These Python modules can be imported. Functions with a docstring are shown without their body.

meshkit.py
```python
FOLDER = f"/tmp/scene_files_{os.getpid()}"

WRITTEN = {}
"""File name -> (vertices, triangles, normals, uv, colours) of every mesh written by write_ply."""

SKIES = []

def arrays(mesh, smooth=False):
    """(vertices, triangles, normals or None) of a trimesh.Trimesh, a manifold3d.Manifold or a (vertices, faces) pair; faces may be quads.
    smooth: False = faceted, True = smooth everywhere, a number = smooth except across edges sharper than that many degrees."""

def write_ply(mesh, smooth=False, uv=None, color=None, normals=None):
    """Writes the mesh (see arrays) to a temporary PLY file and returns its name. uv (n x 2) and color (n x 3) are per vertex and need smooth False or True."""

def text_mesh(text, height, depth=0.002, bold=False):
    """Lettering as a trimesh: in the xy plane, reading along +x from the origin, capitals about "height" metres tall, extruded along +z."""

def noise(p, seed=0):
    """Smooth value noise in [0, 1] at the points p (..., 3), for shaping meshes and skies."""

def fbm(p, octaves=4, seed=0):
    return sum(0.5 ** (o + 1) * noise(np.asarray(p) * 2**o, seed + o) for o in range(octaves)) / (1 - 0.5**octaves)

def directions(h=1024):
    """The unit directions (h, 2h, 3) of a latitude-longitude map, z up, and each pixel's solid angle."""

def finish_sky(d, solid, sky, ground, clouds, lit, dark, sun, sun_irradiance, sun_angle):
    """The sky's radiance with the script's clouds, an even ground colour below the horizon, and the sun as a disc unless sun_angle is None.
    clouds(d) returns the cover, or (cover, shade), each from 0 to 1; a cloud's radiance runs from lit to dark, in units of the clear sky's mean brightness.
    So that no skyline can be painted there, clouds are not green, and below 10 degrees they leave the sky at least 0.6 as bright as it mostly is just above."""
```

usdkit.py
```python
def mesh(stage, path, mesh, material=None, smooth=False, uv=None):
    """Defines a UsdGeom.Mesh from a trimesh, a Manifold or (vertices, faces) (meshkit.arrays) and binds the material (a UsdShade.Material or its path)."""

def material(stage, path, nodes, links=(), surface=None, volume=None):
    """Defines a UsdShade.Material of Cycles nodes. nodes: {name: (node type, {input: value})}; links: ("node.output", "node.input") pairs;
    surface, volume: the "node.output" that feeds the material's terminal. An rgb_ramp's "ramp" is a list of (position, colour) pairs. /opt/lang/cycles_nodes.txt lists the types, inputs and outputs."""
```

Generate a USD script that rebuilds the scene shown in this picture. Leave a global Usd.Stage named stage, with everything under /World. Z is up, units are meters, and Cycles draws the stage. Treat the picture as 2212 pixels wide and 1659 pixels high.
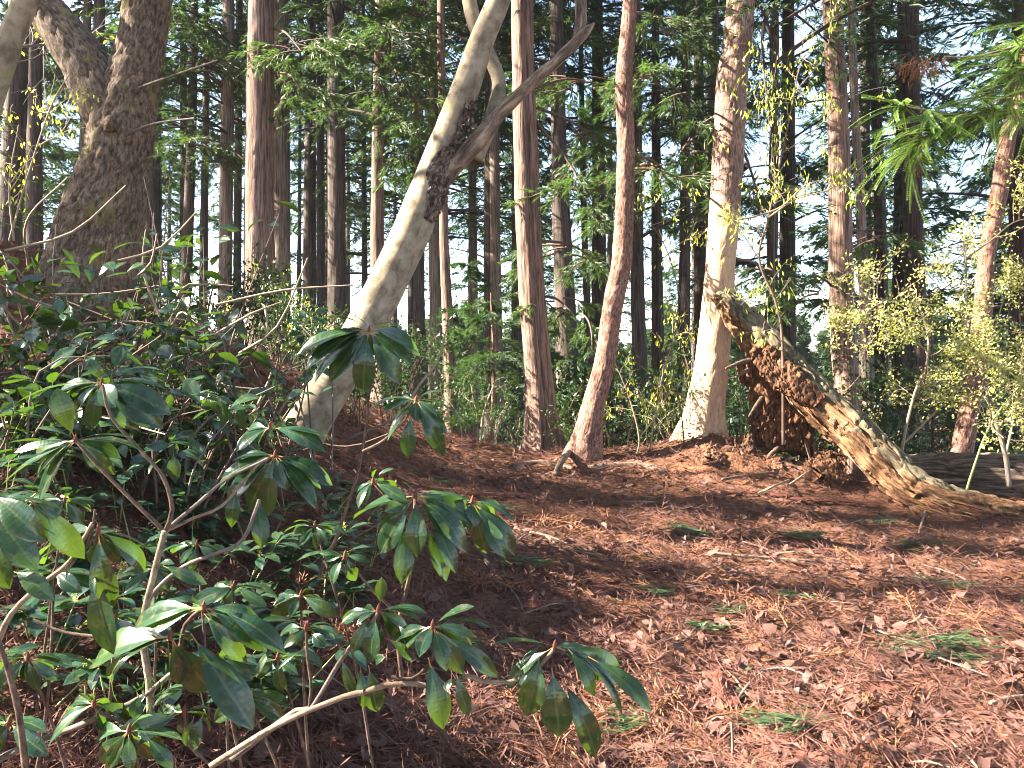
import math
import numpy as np
import trimesh
import usdkit, meshkit
from pxr import Gf, Sdf, Usd, UsdGeom, UsdLux, UsdShade, Vt
from scipy.interpolate import RBFInterpolator, RegularGridInterpolator

# ------------------------------------------------------------------ camera, sky, sun, exposure
EYE = 1.45
TX = 0.62
EXPOSURE = 3.8
SUN_AZ = math.radians(-90.0)      # from +y towards +x; negative is to the west side of the view
SUN_EL = math.radians(33.0)
SUN_I = 1.25
SKY_S = 0.05
HAZE = 0.00022

stage = Usd.Stage.CreateInMemory()
UsdGeom.SetStageUpAxis(stage, 'Z')
UsdGeom.SetStageMetersPerUnit(stage, 1.0)
UsdGeom.Xform.Define(stage, '/World')
UsdGeom.Scope.Define(stage, '/World/Looks')
cam = UsdGeom.Camera.Define(stage, '/World/camera')
cam.AddTranslateOp().Set(Gf.Vec3d(0, 0, EYE))
cam.AddRotateXOp().Set(90.0)
cam.CreateFocalLengthAttr(28.0)
cam.CreateHorizontalApertureAttr(2 * TX * 28.0)
cam.CreateVerticalApertureAttr(2 * TX * 28.0 * 0.75)
cam.CreateClippingRangeAttr(Gf.Vec2f(0.05, 5000))
cam.CreateExposureAttr(EXPOSURE)

SUN = np.array([math.sin(SUN_AZ) * math.cos(SUN_EL), math.cos(SUN_AZ) * math.cos(SUN_EL), math.sin(SUN_EL)])
dome = UsdLux.DomeLight.Define(stage, '/World/sky')
dome.GetPrim().SetCustomDataByKey('kind', 'structure')
sky_mat = usdkit.material(stage, '/World/Looks/sky', {
    's': ('sky_texture', {'sky_type': 'single_scattering', 'sun_disc': False, 'sun_elevation': SUN_EL, 'sun_rotation': SUN_AZ}),
    'tc': ('geometry', {}), 'mp': ('mapping', {'scale': (2.2, 2.2, 5.0)}),
    'n': ('noise_texture', {'scale': 1.3, 'detail': 5}), 'r': ('rgb_ramp', {'ramp': [(0.42, (0, 0, 0)), (0.68, (1, 1, 1))]}),
    'm': ('mix', {'color2': (6.0, 6.2, 6.6)}), 'f': ('math', {'math_type': 'multiply', 'value2': 0.15}),
    'b': ('background_shader', {'strength': SKY_S})},
    [('tc.position', 'mp.vector'), ('mp.vector', 'n.vector'), ('n.fac', 'r.fac'), ('r.color', 'f.value1'), ('f.value', 'm.fac'), ('s.color', 'm.color1'), ('m.color', 'b.color')], surface='b.background')
UsdShade.MaterialBindingAPI.Apply(dome.GetPrim()).Bind(sky_mat)
sun = UsdLux.DistantLight.Define(stage, '/World/sun')
sun.CreateIntensityAttr(SUN_I)
sun.CreateAngleAttr(0.5)
sun.CreateNormalizeAttr(True)
sun.CreateColorAttr(Gf.Vec3f(1.0, 0.88, 0.71))
zq = Gf.Rotation(Gf.Vec3d(0, 0, 1), Gf.Vec3d(*map(float, SUN)))
sun.AddTransformOp().Set(Gf.Matrix4d().SetRotate(zq))

# ------------------------------------------------------------------ helpers
FPX = 1106.0 / TX
def R(px, py, d):
    """Point at depth d (metres along the view) seen at this place of the photograph (2212 x 1659 frame)."""
    return np.array([(px - 1106.0) / FPX * d, d, EYE - (py - 829.5) / FPX * d])

COUNT, ORIGIN = {}, {}
def numbered(parent, name):
    k = (parent, name)
    COUNT[k] = COUNT.get(k, -1) + 1
    return f"{parent}/{name}" + (f"_{COUNT[k]:03d}" if COUNT[k] else "")

def tag(prim, label=None, cat=None, group=None, kind=None):
    p = prim.GetPrim() if hasattr(prim, 'GetPrim') else prim
    for k, v in (('label', label), ('category', cat), ('group', group), ('kind', kind)):
        if v:
            p.SetCustomDataByKey(k, v)
    return p

def thing(name, label, cat, loc=(0, 0, 0), group=None):
    path = numbered('/World', name)
    x = UsdGeom.Xform.Define(stage, path)
    x.AddTranslateOp().Set(Gf.Vec3d(*map(float, loc)))
    tag(x, label, cat, group)
    ORIGIN[path] = np.array(loc, float)
    return path

def vnormals(v, f):
    n = np.zeros_like(v)
    c = np.cross(v[f[:, 1]] - v[f[:, 0]], v[f[:, 2]] - v[f[:, 0]])
    for k in range(3):
        np.add.at(n, f[:, k], c)
    l = np.linalg.norm(n, axis=1, keepdims=True)
    return np.where(l > 1e-20, n / np.maximum(l, 1e-20), [0, 0, 1.0])

def put(name, v, f, mat, parent='/World', smooth=True, uv=None, rest=None, mask=None, label=None, cat=None, group=None, kind=None, normals=None):
    """One Mesh prim; v in world metres, stored relative to the thing it belongs to."""
    path = numbered(parent, name)
    org = ORIGIN.get(parent, np.zeros(3))
    if parent == '/World':
        org = v.mean(0); org = np.array([org[0], org[1], v[:, 2].min()])
    ORIGIN[path] = ORIGIN.get(parent, np.zeros(3)) if parent != '/World' else org
    m = UsdGeom.Mesh.Define(stage, path)
    if parent == '/World':
        m.AddTranslateOp().Set(Gf.Vec3d(*map(float, org)))
    lv = (v - org).astype(np.float32)
    f = np.asarray(f, np.int32)
    m.CreatePointsAttr(Vt.Vec3fArray.FromNumpy(lv))
    m.CreateFaceVertexCountsAttr(Vt.IntArray.FromNumpy(np.full(len(f), 3, np.int32)))
    m.CreateFaceVertexIndicesAttr(Vt.IntArray.FromNumpy(np.ascontiguousarray(f).ravel()))
    m.CreateSubdivisionSchemeAttr('none')
    if smooth:
        n = vnormals(v, f) if normals is None else normals
        m.CreateNormalsAttr(Vt.Vec3fArray.FromNumpy(n.astype(np.float32)))
        m.SetNormalsInterpolation('vertex')
    pv = UsdGeom.PrimvarsAPI(m)
    if uv is not None:
        pv.CreatePrimvar('st', Sdf.ValueTypeNames.TexCoord2fArray, 'vertex').Set(Vt.Vec2fArray.FromNumpy(np.asarray(uv, np.float32)))
    if rest is not None:
        pv.CreatePrimvar('rest', Sdf.ValueTypeNames.Float3Array, 'vertex').Set(Vt.Vec3fArray.FromNumpy(np.asarray(rest, np.float32)))
    if mask is not None:
        pv.CreatePrimvar('mask', Sdf.ValueTypeNames.FloatArray, 'vertex').Set(Vt.FloatArray.FromNumpy(np.asarray(mask, np.float32)))
    UsdShade.MaterialBindingAPI.Apply(m.GetPrim()).Bind(mat)
    tag(m, label, cat, group, kind)
    return path

def join(parts):
    vs, fs, n = [], [], 0
    for v, f in parts:
        vs.append(v); fs.append(np.asarray(f) + n); n += len(v)
    return np.vstack(vs), np.vstack(fs)

def unit(a):
    a = np.asarray(a, float)
    return a / np.maximum(np.linalg.norm(a, axis=-1, keepdims=True), 1e-12)

def spline(pts, rad, step):
    pts = np.asarray(pts, float); rad = np.asarray(rad, float)
    if len(pts) > 2:
        e = np.vstack([2 * pts[0] - pts[1], pts, 2 * pts[-1] - pts[-2]])
        out, r = [], []
        for i in range(len(pts) - 1):
            p0, p1, p2, p3 = e[i:i + 4]
            n = max(2, int(np.linalg.norm(p2 - p1) / step))
            t = np.linspace(0, 1, n, endpoint=False)[:, None]
            out.append(0.5 * (2 * p1 + (p2 - p0) * t + (2 * p0 - 5 * p1 + 4 * p2 - p3) * t ** 2 + (3 * p1 - p0 - 3 * p2 + p3) * t ** 3))
            r.append(rad[i] + (rad[i + 1] - rad[i]) * t[:, 0])
        return np.vstack(out + [pts[-1:]]), np.concatenate(r + [rad[-1:]])
    n = max(2, int(np.linalg.norm(pts[1] - pts[0]) / step) + 1)
    t = np.linspace(0, 1, n)
    return pts[0] + (pts[1] - pts[0]) * t[:, None], rad[0] + (rad[1] - rad[0]) * t

def tube(pts, rad, sides=8, step=0.1, disp=None, cap=True, full=False):
    """Swept tube; returns v, f (and rest, theta, s when full)."""
    p, r = spline(pts, rad, step)
    t = unit(np.gradient(p, axis=0))
    a = np.zeros_like(p)
    ref = np.array([1.0, 0, 0]) if abs(t[0][0]) < 0.9 else np.array([0, 0, 1.0])
    a[0] = unit(ref - t[0] * (ref @ t[0]))
    for i in range(1, len(p)):
        q = a[i - 1] - t[i] * (a[i - 1] @ t[i]); a[i] = unit(q)
    b = np.cross(t, a)
    s = np.concatenate([[0], np.cumsum(np.linalg.norm(np.diff(p, axis=0), axis=1))])
    th = np.arange(sides) * 2 * np.pi / sides
    TH, S = np.meshgrid(th, s)
    RR = np.repeat(r[:, None], sides, 1)
    rest = np.stack([np.cos(TH) * RR, np.sin(TH) * RR, S], -1)
    if disp is not None:
        RR = RR * (1 + disp(TH, S, rest))
    v = p[:, None] + RR[..., None] * (np.cos(TH)[..., None] * a[:, None] + np.sin(TH)[..., None] * b[:, None])
    m = len(p)
    i, j = np.meshgrid(np.arange(m - 1), np.arange(sides), indexing='ij')
    j2 = (j + 1) % sides
    A, B, Cc, D = i * sides + j, i * sides + j2, (i + 1) * sides + j2, (i + 1) * sides + j
    f = np.vstack([np.stack([A, B, Cc], -1).reshape(-1, 3), np.stack([A, Cc, D], -1).reshape(-1, 3)])
    v = v.reshape(-1, 3); rest = rest.reshape(-1, 3)
    if cap:
        k = len(v)
        v = np.vstack([v, p[0], p[-1]]); rest = np.vstack([rest, [0, 0, 0], [0, 0, s[-1]]])
        jj = np.arange(sides); j2 = (jj + 1) % sides
        f = np.vstack([f, np.stack([np.full(sides, k), j2, jj], -1), np.stack([np.full(sides, k + 1), (m - 1) * sides + jj, (m - 1) * sides + j2], -1)])
        TH = np.concatenate([TH.ravel(), [0, 0]]); S = np.concatenate([S.ravel(), [0, s[-1]]])
    if full:
        return v, f, rest, TH.ravel(), S.ravel()
    return v, f

def diamonds(base, direc, L, W, rng, normal=None, bend=0.0):
    """Many thin two-triangle blades."""
    n = len(base)
    d = unit(direc)
    if normal is None:
        normal = rng.normal(size=(n, 3))
    side = unit(np.cross(d, normal))
    L = np.broadcast_to(L, (n,))[:, None]; W = np.broadcast_to(W, (n,))[:, None]
    mid = base + d * L * 0.45
    tip = base + d * L + np.array([0, 0, -1.0]) * L * bend
    v = np.stack([base, mid + side * W / 2, tip, mid - side * W / 2], 1).reshape(-1, 3)
    k = np.arange(n)[:, None] * 4
    f = np.vstack([k + [0, 1, 2], k + [0, 2, 3]])
    return v, f

def oval_leaves(base, direc, normal, L, W, curl=0.25, rng=None):
    """Many small folded leaves of six triangles each."""
    n = len(base)
    d = unit(direc); nn = unit(normal - d * (normal * d).sum(-1, keepdims=True)); s = np.cross(d, nn)
    L = np.broadcast_to(L, (n,))[:, None]; W = np.broadcast_to(W, (n,))[:, None]
    c = curl if np.ndim(curl) else np.full(n, curl)
    c = c[:, None]
    st = [base, base + d * L * .35 + s * W * .5 + nn * W * c, base + d * L * .35, base + d * L * .35 - s * W * .5 + nn * W * c,
          base + d * L * .72 + s * W * .36 + nn * W * c * .3, base + d * L * .72 - nn * L * c * .15, base + d * L * .72 - s * W * .36 + nn * W * c * .3, base + d * L - nn * L * c * .5]
    v = np.stack(st, 1).reshape(-1, 3)
    k = np.arange(n)[:, None] * 8
    f = np.vstack([k + q for q in ([0, 1, 2], [0, 2, 3], [1, 4, 5], [1, 5, 2], [2, 5, 6], [2, 6, 3], [4, 7, 5], [5, 7, 6])])
    return v, f

def leaf(base, tip, up, W, droop=0.25, fold=0.18, shape='rhodo', nseg=7, petiole=0.12, twist=0.0, wavy=0.0, rng=None):
    """One large leaf as a bowed, folded grid; returns v, f, uv."""
    base = np.asarray(base, float); tip = np.asarray(tip, float)
    ax = tip - base; L = np.linalg.norm(ax); d = ax / L
    nn = up - d * (up @ d); nn = unit(nn); s = np.cross(d, nn)
    t = np.concatenate([[0, petiole], np.linspace(petiole + .07, 1, nseg)])
    q = np.clip((t - petiole) / (1 - petiole), 0, 1)
    if shape == 'rhodo':
        w = np.sin(np.pi * q ** 1.15) ** 0.75 * (0.75 + 0.25 * q)
    elif shape == 'ovate':
        w = np.sin(np.pi * q ** 0.72) ** 0.85
    else:
        w = np.sin(np.pi * q ** 0.95) ** 0.8
    w = np.maximum(w, 0.035) * W * 0.5
    w[-1] = W * 0.012
    arch = droop * L * (4 * t * (1 - t)) * 0.5
    sv = np.array([-1, -.55, 0, .55, 1.0])
    if rng is not None:
        wob = rng.normal(size=(len(t), 5)) * wavy * W * np.array([1, .5, 0.1, .5, 1])
    else:
        wob = np.zeros((len(t), 5))
    ang = twist * t
    v = np.zeros((len(t), 5, 3))
    for k, x in enumerate(sv):
        side = s[None] * np.cos(ang)[:, None] + nn[None] * np.sin(ang)[:, None]
        nor = nn[None] * np.cos(ang)[:, None] - s[None] * np.sin(ang)[:, None]
        prof = fold * (abs(x) - 0.9 * max(0, abs(x) - .55))
        v[:, k] = base + d * (t * L)[:, None] + nn * arch[:, None] + side * (x * w)[:, None] + nor * (prof * w * 2 + wob[:, k] * (q > .02) * (q < .99))[:, None]
    uv = np.stack(np.broadcast_arrays(sv[None] * .5 + .5, t[:, None]), -1).reshape(-1, 2)
    m = len(t)
    i, j = np.meshgrid(np.arange(m - 1), np.arange(4), indexing='ij')
    A = i * 5 + j
    f = np.vstack([np.stack([A, A + 1, A + 6], -1).reshape(-1, 3), np.stack([A, A + 6, A + 5], -1).reshape(-1, 3)])
    return v.reshape(-1, 3), f, uv

# ------------------------------------------------------------------ materials
def mat(name, nodes, links, surface):
    return usdkit.material(stage, '/World/Looks/' + name, nodes, links, surface=surface)

def bark_material(name, dark, mid, light, s=14.0, stretch=0.12, patch=(0.75, 1.2), bump=0.5, rough=0.9, mask=None, maskscale=9.0, moss=None, masknoise=0.5, maskstretch=0.5):
    n = {'a': ('attribute', {'attribute': 'rest'}),
         'mp': ('mapping', {'scale': (s, s, s * stretch)}),
         'n1': ('noise_texture', {'scale': 1.0, 'detail': 8, 'roughness': 0.68, 'distortion': 0.3}),
         'r1': ('rgb_ramp', {'ramp': [(0.36, dark), (0.50, mid), (0.66, light)]}),
         'n2': ('noise_texture', {'scale': 2.3, 'detail': 3}),
         'r2': ('rgb_ramp', {'ramp': [(0.3, (patch[0],) * 3), (0.7, (patch[1],) * 3)]}),
         'mu': ('mix', {'mix_type': 'multiply', 'fac': 1.0}),
         'bp': ('bump', {'strength': bump, 'distance': 0.02}),
         'p': ('principled_bsdf', {'roughness': rough, 'specular_ior_level': 0.25})}
    l = [('a.vector', 'mp.vector'), ('mp.vector', 'n1.vector'), ('a.vector', 'n2.vector'), ('n1.fac', 'r1.fac'), ('n2.fac', 'r2.fac'),
         ('r1.color', 'mu.color1'), ('r2.color', 'mu.color2'), ('n1.fac', 'bp.height'), ('bp.normal', 'p.normal')]
    out = 'mu.color'
    if moss:
        n['n3'] = ('noise_texture', {'scale': 5.0, 'detail': 5})
        n['r3'] = ('rgb_ramp', {'ramp': [(moss[1], (0, 0, 0)), (moss[1] + 0.16, (1, 1, 1))]})
        n['mm'] = ('mix', {'color2': moss[0]})
        l += [('a.vector', 'n3.vector'), ('n3.fac', 'r3.fac'), ('r3.color', 'mm.fac'), (out, 'mm.color1')]
        out = 'mm.color'
    if mask:
        n['k'] = ('attribute', {'attribute': 'mask'})
        n['mp4'] = ('mapping', {'scale': (1, 1, maskstretch)})
        n['n4'] = ('noise_texture', {'scale': maskscale, 'detail': 5, 'roughness': .7})
        n['ad'] = ('math', {'math_type': 'multiply_add', 'value2': masknoise})
        n['r4'] = ('rgb_ramp', {'ramp': [(0.5 + masknoise / 2 - .04, (0, 0, 0)), (0.5 + masknoise / 2 + .04, (1, 1, 1))]})
        n['r5'] = ('rgb_ramp', {'ramp': [(0.3, mask[0]), (0.5, mask[1]), (0.7, mask[2])]})
        n['mk'] = ('mix', {})
        l += [('a.vector', 'mp4.vector'), ('mp4.vector', 'n4.vector'), ('n4.fac', 'ad.value1'), ('k.fac', 'ad.value3'), ('ad.value', 'r4.fac'), ('n1.fac', 'r5.fac'), ('r5.color', 'mk.color2'), (out, 'mk.color1'), ('r4.color', 'mk.fac')]
        out = 'mk.color'
    l.append((out, 'p.base_color'))
    return mat(name, n, l, 'p.BSDF')

def island_material(name, cols, rough=0.7, trans=0.0, tcol=None, spec=0.35, bump=False):
    """Colour that differs from piece to piece; optional light passing through."""
    n = {'g': ('geometry', {}), 'r': ('rgb_ramp', {'ramp': [(i / max(1, len(cols) - 1), c) for i, c in enumerate(cols)]}),
         'p': ('principled_bsdf', {'roughness': rough, 'specular_ior_level': spec})}
    l = [('g.random_per_island', 'r.fac'), ('r.color', 'p.base_color')]
    surf = 'p.BSDF'
    if trans:
        n['h'] = ('mix', {'mix_type': 'multiply', 'fac': 1.0, 'color2': tcol or (1.6, 1.7, 0.5)})
        n['t'] = ('translucent_bsdf', {})
        n['x'] = ('mix_closure', {'fac': trans})
        l += [('r.color', 'h.color1'), ('h.color', 't.color'), ('p.BSDF', 'x.closure1'), ('t.BSDF', 'x.closure2')]
        surf = 'x.closure'
    return mat(name, n, l, surf)

def leaf_material(name, top, under, vein, trans, rough=0.28, spec=0.6, trans_fac=0.35, var=0.35):
    n = {'g': ('geometry', {}), 'o': ('object_info', {}), 'uv': ('uvmap', {'attribute': 'st'}), 'sp': ('separate_xyz', {}),
         'c': ('math', {'math_type': 'subtract', 'value2': 0.5}), 'ab': ('math', {'math_type': 'absolute'}),
         'vr': ('rgb_ramp', {'ramp': [(0.0, (1, 1, 1)), (0.035, (0.8, .8, .8)), (0.06, (0, 0, 0))]}),
         'nz': ('noise_texture', {'scale': 30.0, 'detail': 4}), 'tc': ('texture_coordinate', {}),
         'nr': ('rgb_ramp', {'ramp': [(0.3, (1 - var,) * 3), (0.7, (1 + var,) * 3)]}),
         'bl': ('noise_texture', {'scale': 55.0, 'detail': 2}), 'br': ('rgb_ramp', {'ramp': [(0.60, (0, 0, 0)), (0.67, (1, 1, 1))]}),
         'bm': ('mix', {'color2': (0.10, 0.075, 0.03)}), 'bf': ('math', {'math_type': 'multiply', 'value2': 0.55}),
         'or': ('rgb_ramp', {'ramp': [(0.0, top), (0.6, tuple(1.25 * c for c in top)), (1.0, (top[0] * 2.4, top[1] * 1.7, top[2]))]}),
         'mu': ('mix', {'mix_type': 'multiply', 'fac': 1.0}),
         'mv': ('mix', {'color2': vein}), 'mb': ('mix', {'color2': under}),
         'pr': ('rgb_ramp', {'ramp': [(0.10, (1, 1, 1)), (0.15, (0, 0, 0))]}), 'mp': ('mix', {'color2': (0.30, 0.17, 0.07)}),
         'wv': ('wave_texture', {'scale': 5.0, 'distortion': 2.5, 'bands_direction': 'y'}), 'wm': ('math', {'math_type': 'multiply_add', 'value2': 0.05}), 'bp': ('bump', {'strength': 0.45, 'distance': 0.004}),
         'p': ('principled_bsdf', {'roughness': rough, 'specular_ior_level': spec}),
         't': ('translucent_bsdf', {'color': trans}), 'x': ('mix_closure', {'fac': trans_fac})}
    l = [('uv.UV', 'sp.vector'), ('sp.x', 'c.value1'), ('c.value', 'ab.value1'), ('ab.value', 'vr.fac'), ('g.position', 'nz.vector'), ('nz.fac', 'nr.fac'), ('nr.color', 'mu.color2'), ('o.random', 'or.fac'), ('or.color', 'mu.color1'),
         ('g.position', 'bl.vector'), ('bl.fac', 'br.fac'), ('br.color', 'bf.value1'), ('bf.value', 'bm.fac'), ('mu.color', 'bm.color1'),
         ('bm.color', 'mv.color1'), ('vr.color', 'mv.fac'), ('mv.color', 'mb.color1'), ('g.backfacing', 'mb.fac'), ('sp.y', 'pr.fac'), ('pr.color', 'mp.fac'), ('mb.color', 'mp.color1'), ('mp.color', 'p.base_color'),
         ('uv.UV', 'wv.vector'), ('wv.fac', 'wm.value1'), ('nz.fac', 'wm.value3'), ('wm.value', 'bp.height'), ('bp.normal', 'p.normal'), ('p.BSDF', 'x.closure1'), ('t.BSDF', 'x.closure2')]
    return mat(name, n, l, 'x.closure')

M = {}
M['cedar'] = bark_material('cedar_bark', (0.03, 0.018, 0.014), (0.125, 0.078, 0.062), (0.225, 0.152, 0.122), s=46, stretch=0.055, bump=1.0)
M['cedar_grey'] = bark_material('grey_cedar_bark', (0.04, 0.03, 0.025), (0.12, 0.09, 0.074), (0.22, 0.17, 0.14), s=40, stretch=0.055, bump=1.0)
M['cedar_strip'] = bark_material('stripped_cedar_bark', (0.045, 0.028, 0.023), (0.16, 0.10, 0.08), (0.28, 0.19, 0.155), s=48, stretch=0.25, bump=1.0,
                                 mask=((0.23, 0.135, 0.082), (0.36, 0.24, 0.16), (0.45, 0.32, 0.225)), maskscale=6, masknoise=0.5)
M['cedar_red'] = bark_material('red_flaky_bark', (0.04, 0.02, 0.016), (0.15, 0.078, 0.060), (0.25, 0.15, 0.118), s=52, stretch=0.35, bump=1.0)
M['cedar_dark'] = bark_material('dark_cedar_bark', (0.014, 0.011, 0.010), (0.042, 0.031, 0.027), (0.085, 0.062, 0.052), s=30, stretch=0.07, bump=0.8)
M['beech'] = bark_material('smooth_pale_bark', (0.09, 0.072, 0.05), (0.17, 0.143, 0.103), (0.25, 0.215, 0.165), s=9, stretch=0.8, bump=0.25,
                           mask=((0.035, 0.025, 0.022), (0.13, 0.095, 0.075), (0.34, 0.28, 0.23)), maskscale=11, masknoise=0.55, moss=((0.16, 0.16, 0.075), 0.62))
M['wound'] = bark_material('rotten_wound', (0.012, 0.009, 0.008), (0.055, 0.04, 0.033), (0.22, 0.18, 0.15), s=34, stretch=0.6, bump=1.0)
M['deadlimb'] = bark_material('dead_limb_bark', (0.03, 0.022, 0.018), (0.12, 0.088, 0.066), (0.30, 0.235, 0.165), s=18, stretch=0.25, bump=0.9)
M['old'] = bark_material('old_flaky_bark', (0.022, 0.015, 0.011), (0.095, 0.066, 0.047), (0.20, 0.152, 0.115), s=38, stretch=0.4, bump=1.0, moss=((0.15, 0.135, 0.035), 0.60))
M['log'] = bark_material('rotten_log_wood', (0.035, 0.016, 0.009), (0.14, 0.072, 0.036), (0.27, 0.155, 0.08), s=44, stretch=0.3, bump=1.0,
                         mask=((0.035, 0.027, 0.018), (0.105, 0.087, 0.055), (0.20, 0.172, 0.108)), maskscale=8, masknoise=0.5)
M['log_wood'] = bark_material('split_orange_wood', (0.045, 0.02, 0.01), (0.17, 0.085, 0.04), (0.33, 0.20, 0.105), s=48, stretch=0.14, bump=1.0)
M['rot'] = bark_material('crumbled_brown_rot', (0.014, 0.006, 0.004), (0.07, 0.03, 0.015), (0.19, 0.088, 0.04), s=34, stretch=0.4, bump=1.0)
M['darklog'] = bark_material('dark_ridged_bark', (0.016, 0.011, 0.009), (0.085, 0.06, 0.047), (0.20, 0.15, 0.115), s=34, stretch=0.09, bump=1.0)
M['twig_pale'] = island_material('pale_twig', [(0.19, 0.14, 0.10), (0.30, 0.235, 0.175), (0.24, 0.18, 0.125)], 0.8)
M['twig_brown'] = island_material('brown_twig', [(0.075, 0.045, 0.032), (0.14, 0.09, 0.065), (0.10, 0.065, 0.045)], 0.8)
M['twig_grey'] = island_material('grey_twig', [(0.10, 0.082, 0.072), (0.18, 0.15, 0.135), (0.14, 0.115, 0.10)], 0.8)
M['stem_pale'] = bark_material('pale_stem_bark', (0.10, 0.07, 0.048), (0.22, 0.165, 0.118), (0.33, 0.265, 0.20), s=60, stretch=0.5, bump=0.5, patch=(0.55, 1.2))
M['stem_brown'] = bark_material('brown_stem_bark', (0.04, 0.024, 0.017), (0.095, 0.06, 0.043), (0.17, 0.115, 0.085), s=60, stretch=0.5, bump=0.5, patch=(0.6, 1.25))
M['stem_grey'] = bark_material('grey_stem_bark', (0.06, 0.047, 0.04), (0.13, 0.108, 0.094), (0.23, 0.20, 0.175), s=60, stretch=0.5, bump=0.5, patch=(0.55, 1.3))
SB = {'twig_pale': 'stem_pale', 'twig_brown': 'stem_brown', 'twig_grey': 'stem_grey'}
M['twig_green'] = island_material('green_twig', [(0.16, 0.19, 0.06), (0.22, 0.24, 0.09)], 0.6)
M['rhodo'] = leaf_material('rhododendron_leaf', (0.011, 0.033, 0.016), (0.034, 0.045, 0.014), (0.05, 0.085, 0.032), (0.10, 0.21, 0.012), rough=0.19, trans_fac=0.20)
M['camellia'] = leaf_material('camellia_leaf', (0.010, 0.030, 0.015), (0.024, 0.042, 0.014), (0.035, 0.062, 0.027), (0.08, 0.17, 0.01), rough=0.20, trans_fac=0.18)
M['low'] = leaf_material('low_shrub_leaf', (0.011, 0.030, 0.020), (0.022, 0.04, 0.02), (0.022, 0.05, 0.028), (0.05, 0.13, 0.015), rough=0.24, trans_fac=0.22)
M['needle'] = island_material('cedar_needles', [(0.028, 0.055, 0.022), (0.045, 0.085, 0.028), (0.075, 0.11, 0.032), (0.038, 0.07, 0.026)], 0.5, 0.42, (1.5, 1.6, 0.7))
M['needle_far'] = island_material('far_cedar_needles', [(0.03, 0.055, 0.028), (0.05, 0.085, 0.036), (0.075, 0.105, 0.04)], 0.55, 0.46, (1.6, 1.8, 0.7))
M['needle_near'] = island_material('near_cedar_needles', [(0.046, 0.082, 0.03), (0.068, 0.112, 0.038), (0.095, 0.135, 0.048)], 0.45, 0.42, (1.4, 1.5, 0.7))
M['needle_dead'] = island_material('dead_cedar_needles', [(0.16, 0.07, 0.035), (0.27, 0.13, 0.065), (0.21, 0.095, 0.045)], 0.8, 0.2, (1.2, 1.0, 0.7))
M['frond'] = island_material('fresh_yew_needles', [(0.11, 0.20, 0.03), (0.16, 0.27, 0.035), (0.21, 0.31, 0.045)], 0.4, 0.4, (1.5, 1.8, 0.5))
M['spring'] = island_material('young_yellow_green_leaves', [(0.30, 0.32, 0.12), (0.40, 0.41, 0.19), (0.48, 0.47, 0.25), (0.33, 0.29, 0.16)], 0.55, 0.45, (1.4, 1.4, 0.7))
M['catkin'] = island_material('yellow_green_buds', [(0.32, 0.38, 0.06), (0.42, 0.45, 0.10), (0.26, 0.36, 0.06)], 0.55, 0.45, (1.4, 1.4, 0.7))
M['small_green'] = island_material('small_green_leaves', [(0.035, 0.08, 0.024), (0.06, 0.125, 0.03), (0.10, 0.16, 0.04)], 0.45, 0.42, (1.5, 1.7, 0.5))
M['undergrowth'] = island_material('undergrowth_leaves', [(0.018, 0.04, 0.016), (0.03, 0.065, 0.02), (0.05, 0.085, 0.026)], 0.4, 0.3, (1.5, 1.7, 0.5))
M['spike'] = island_material('pale_flower_spike', [(0.22, 0.26, 0.08), (0.32, 0.36, 0.13)], 0.6, 0.3, (1.2, 1.3, 0.7))
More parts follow.
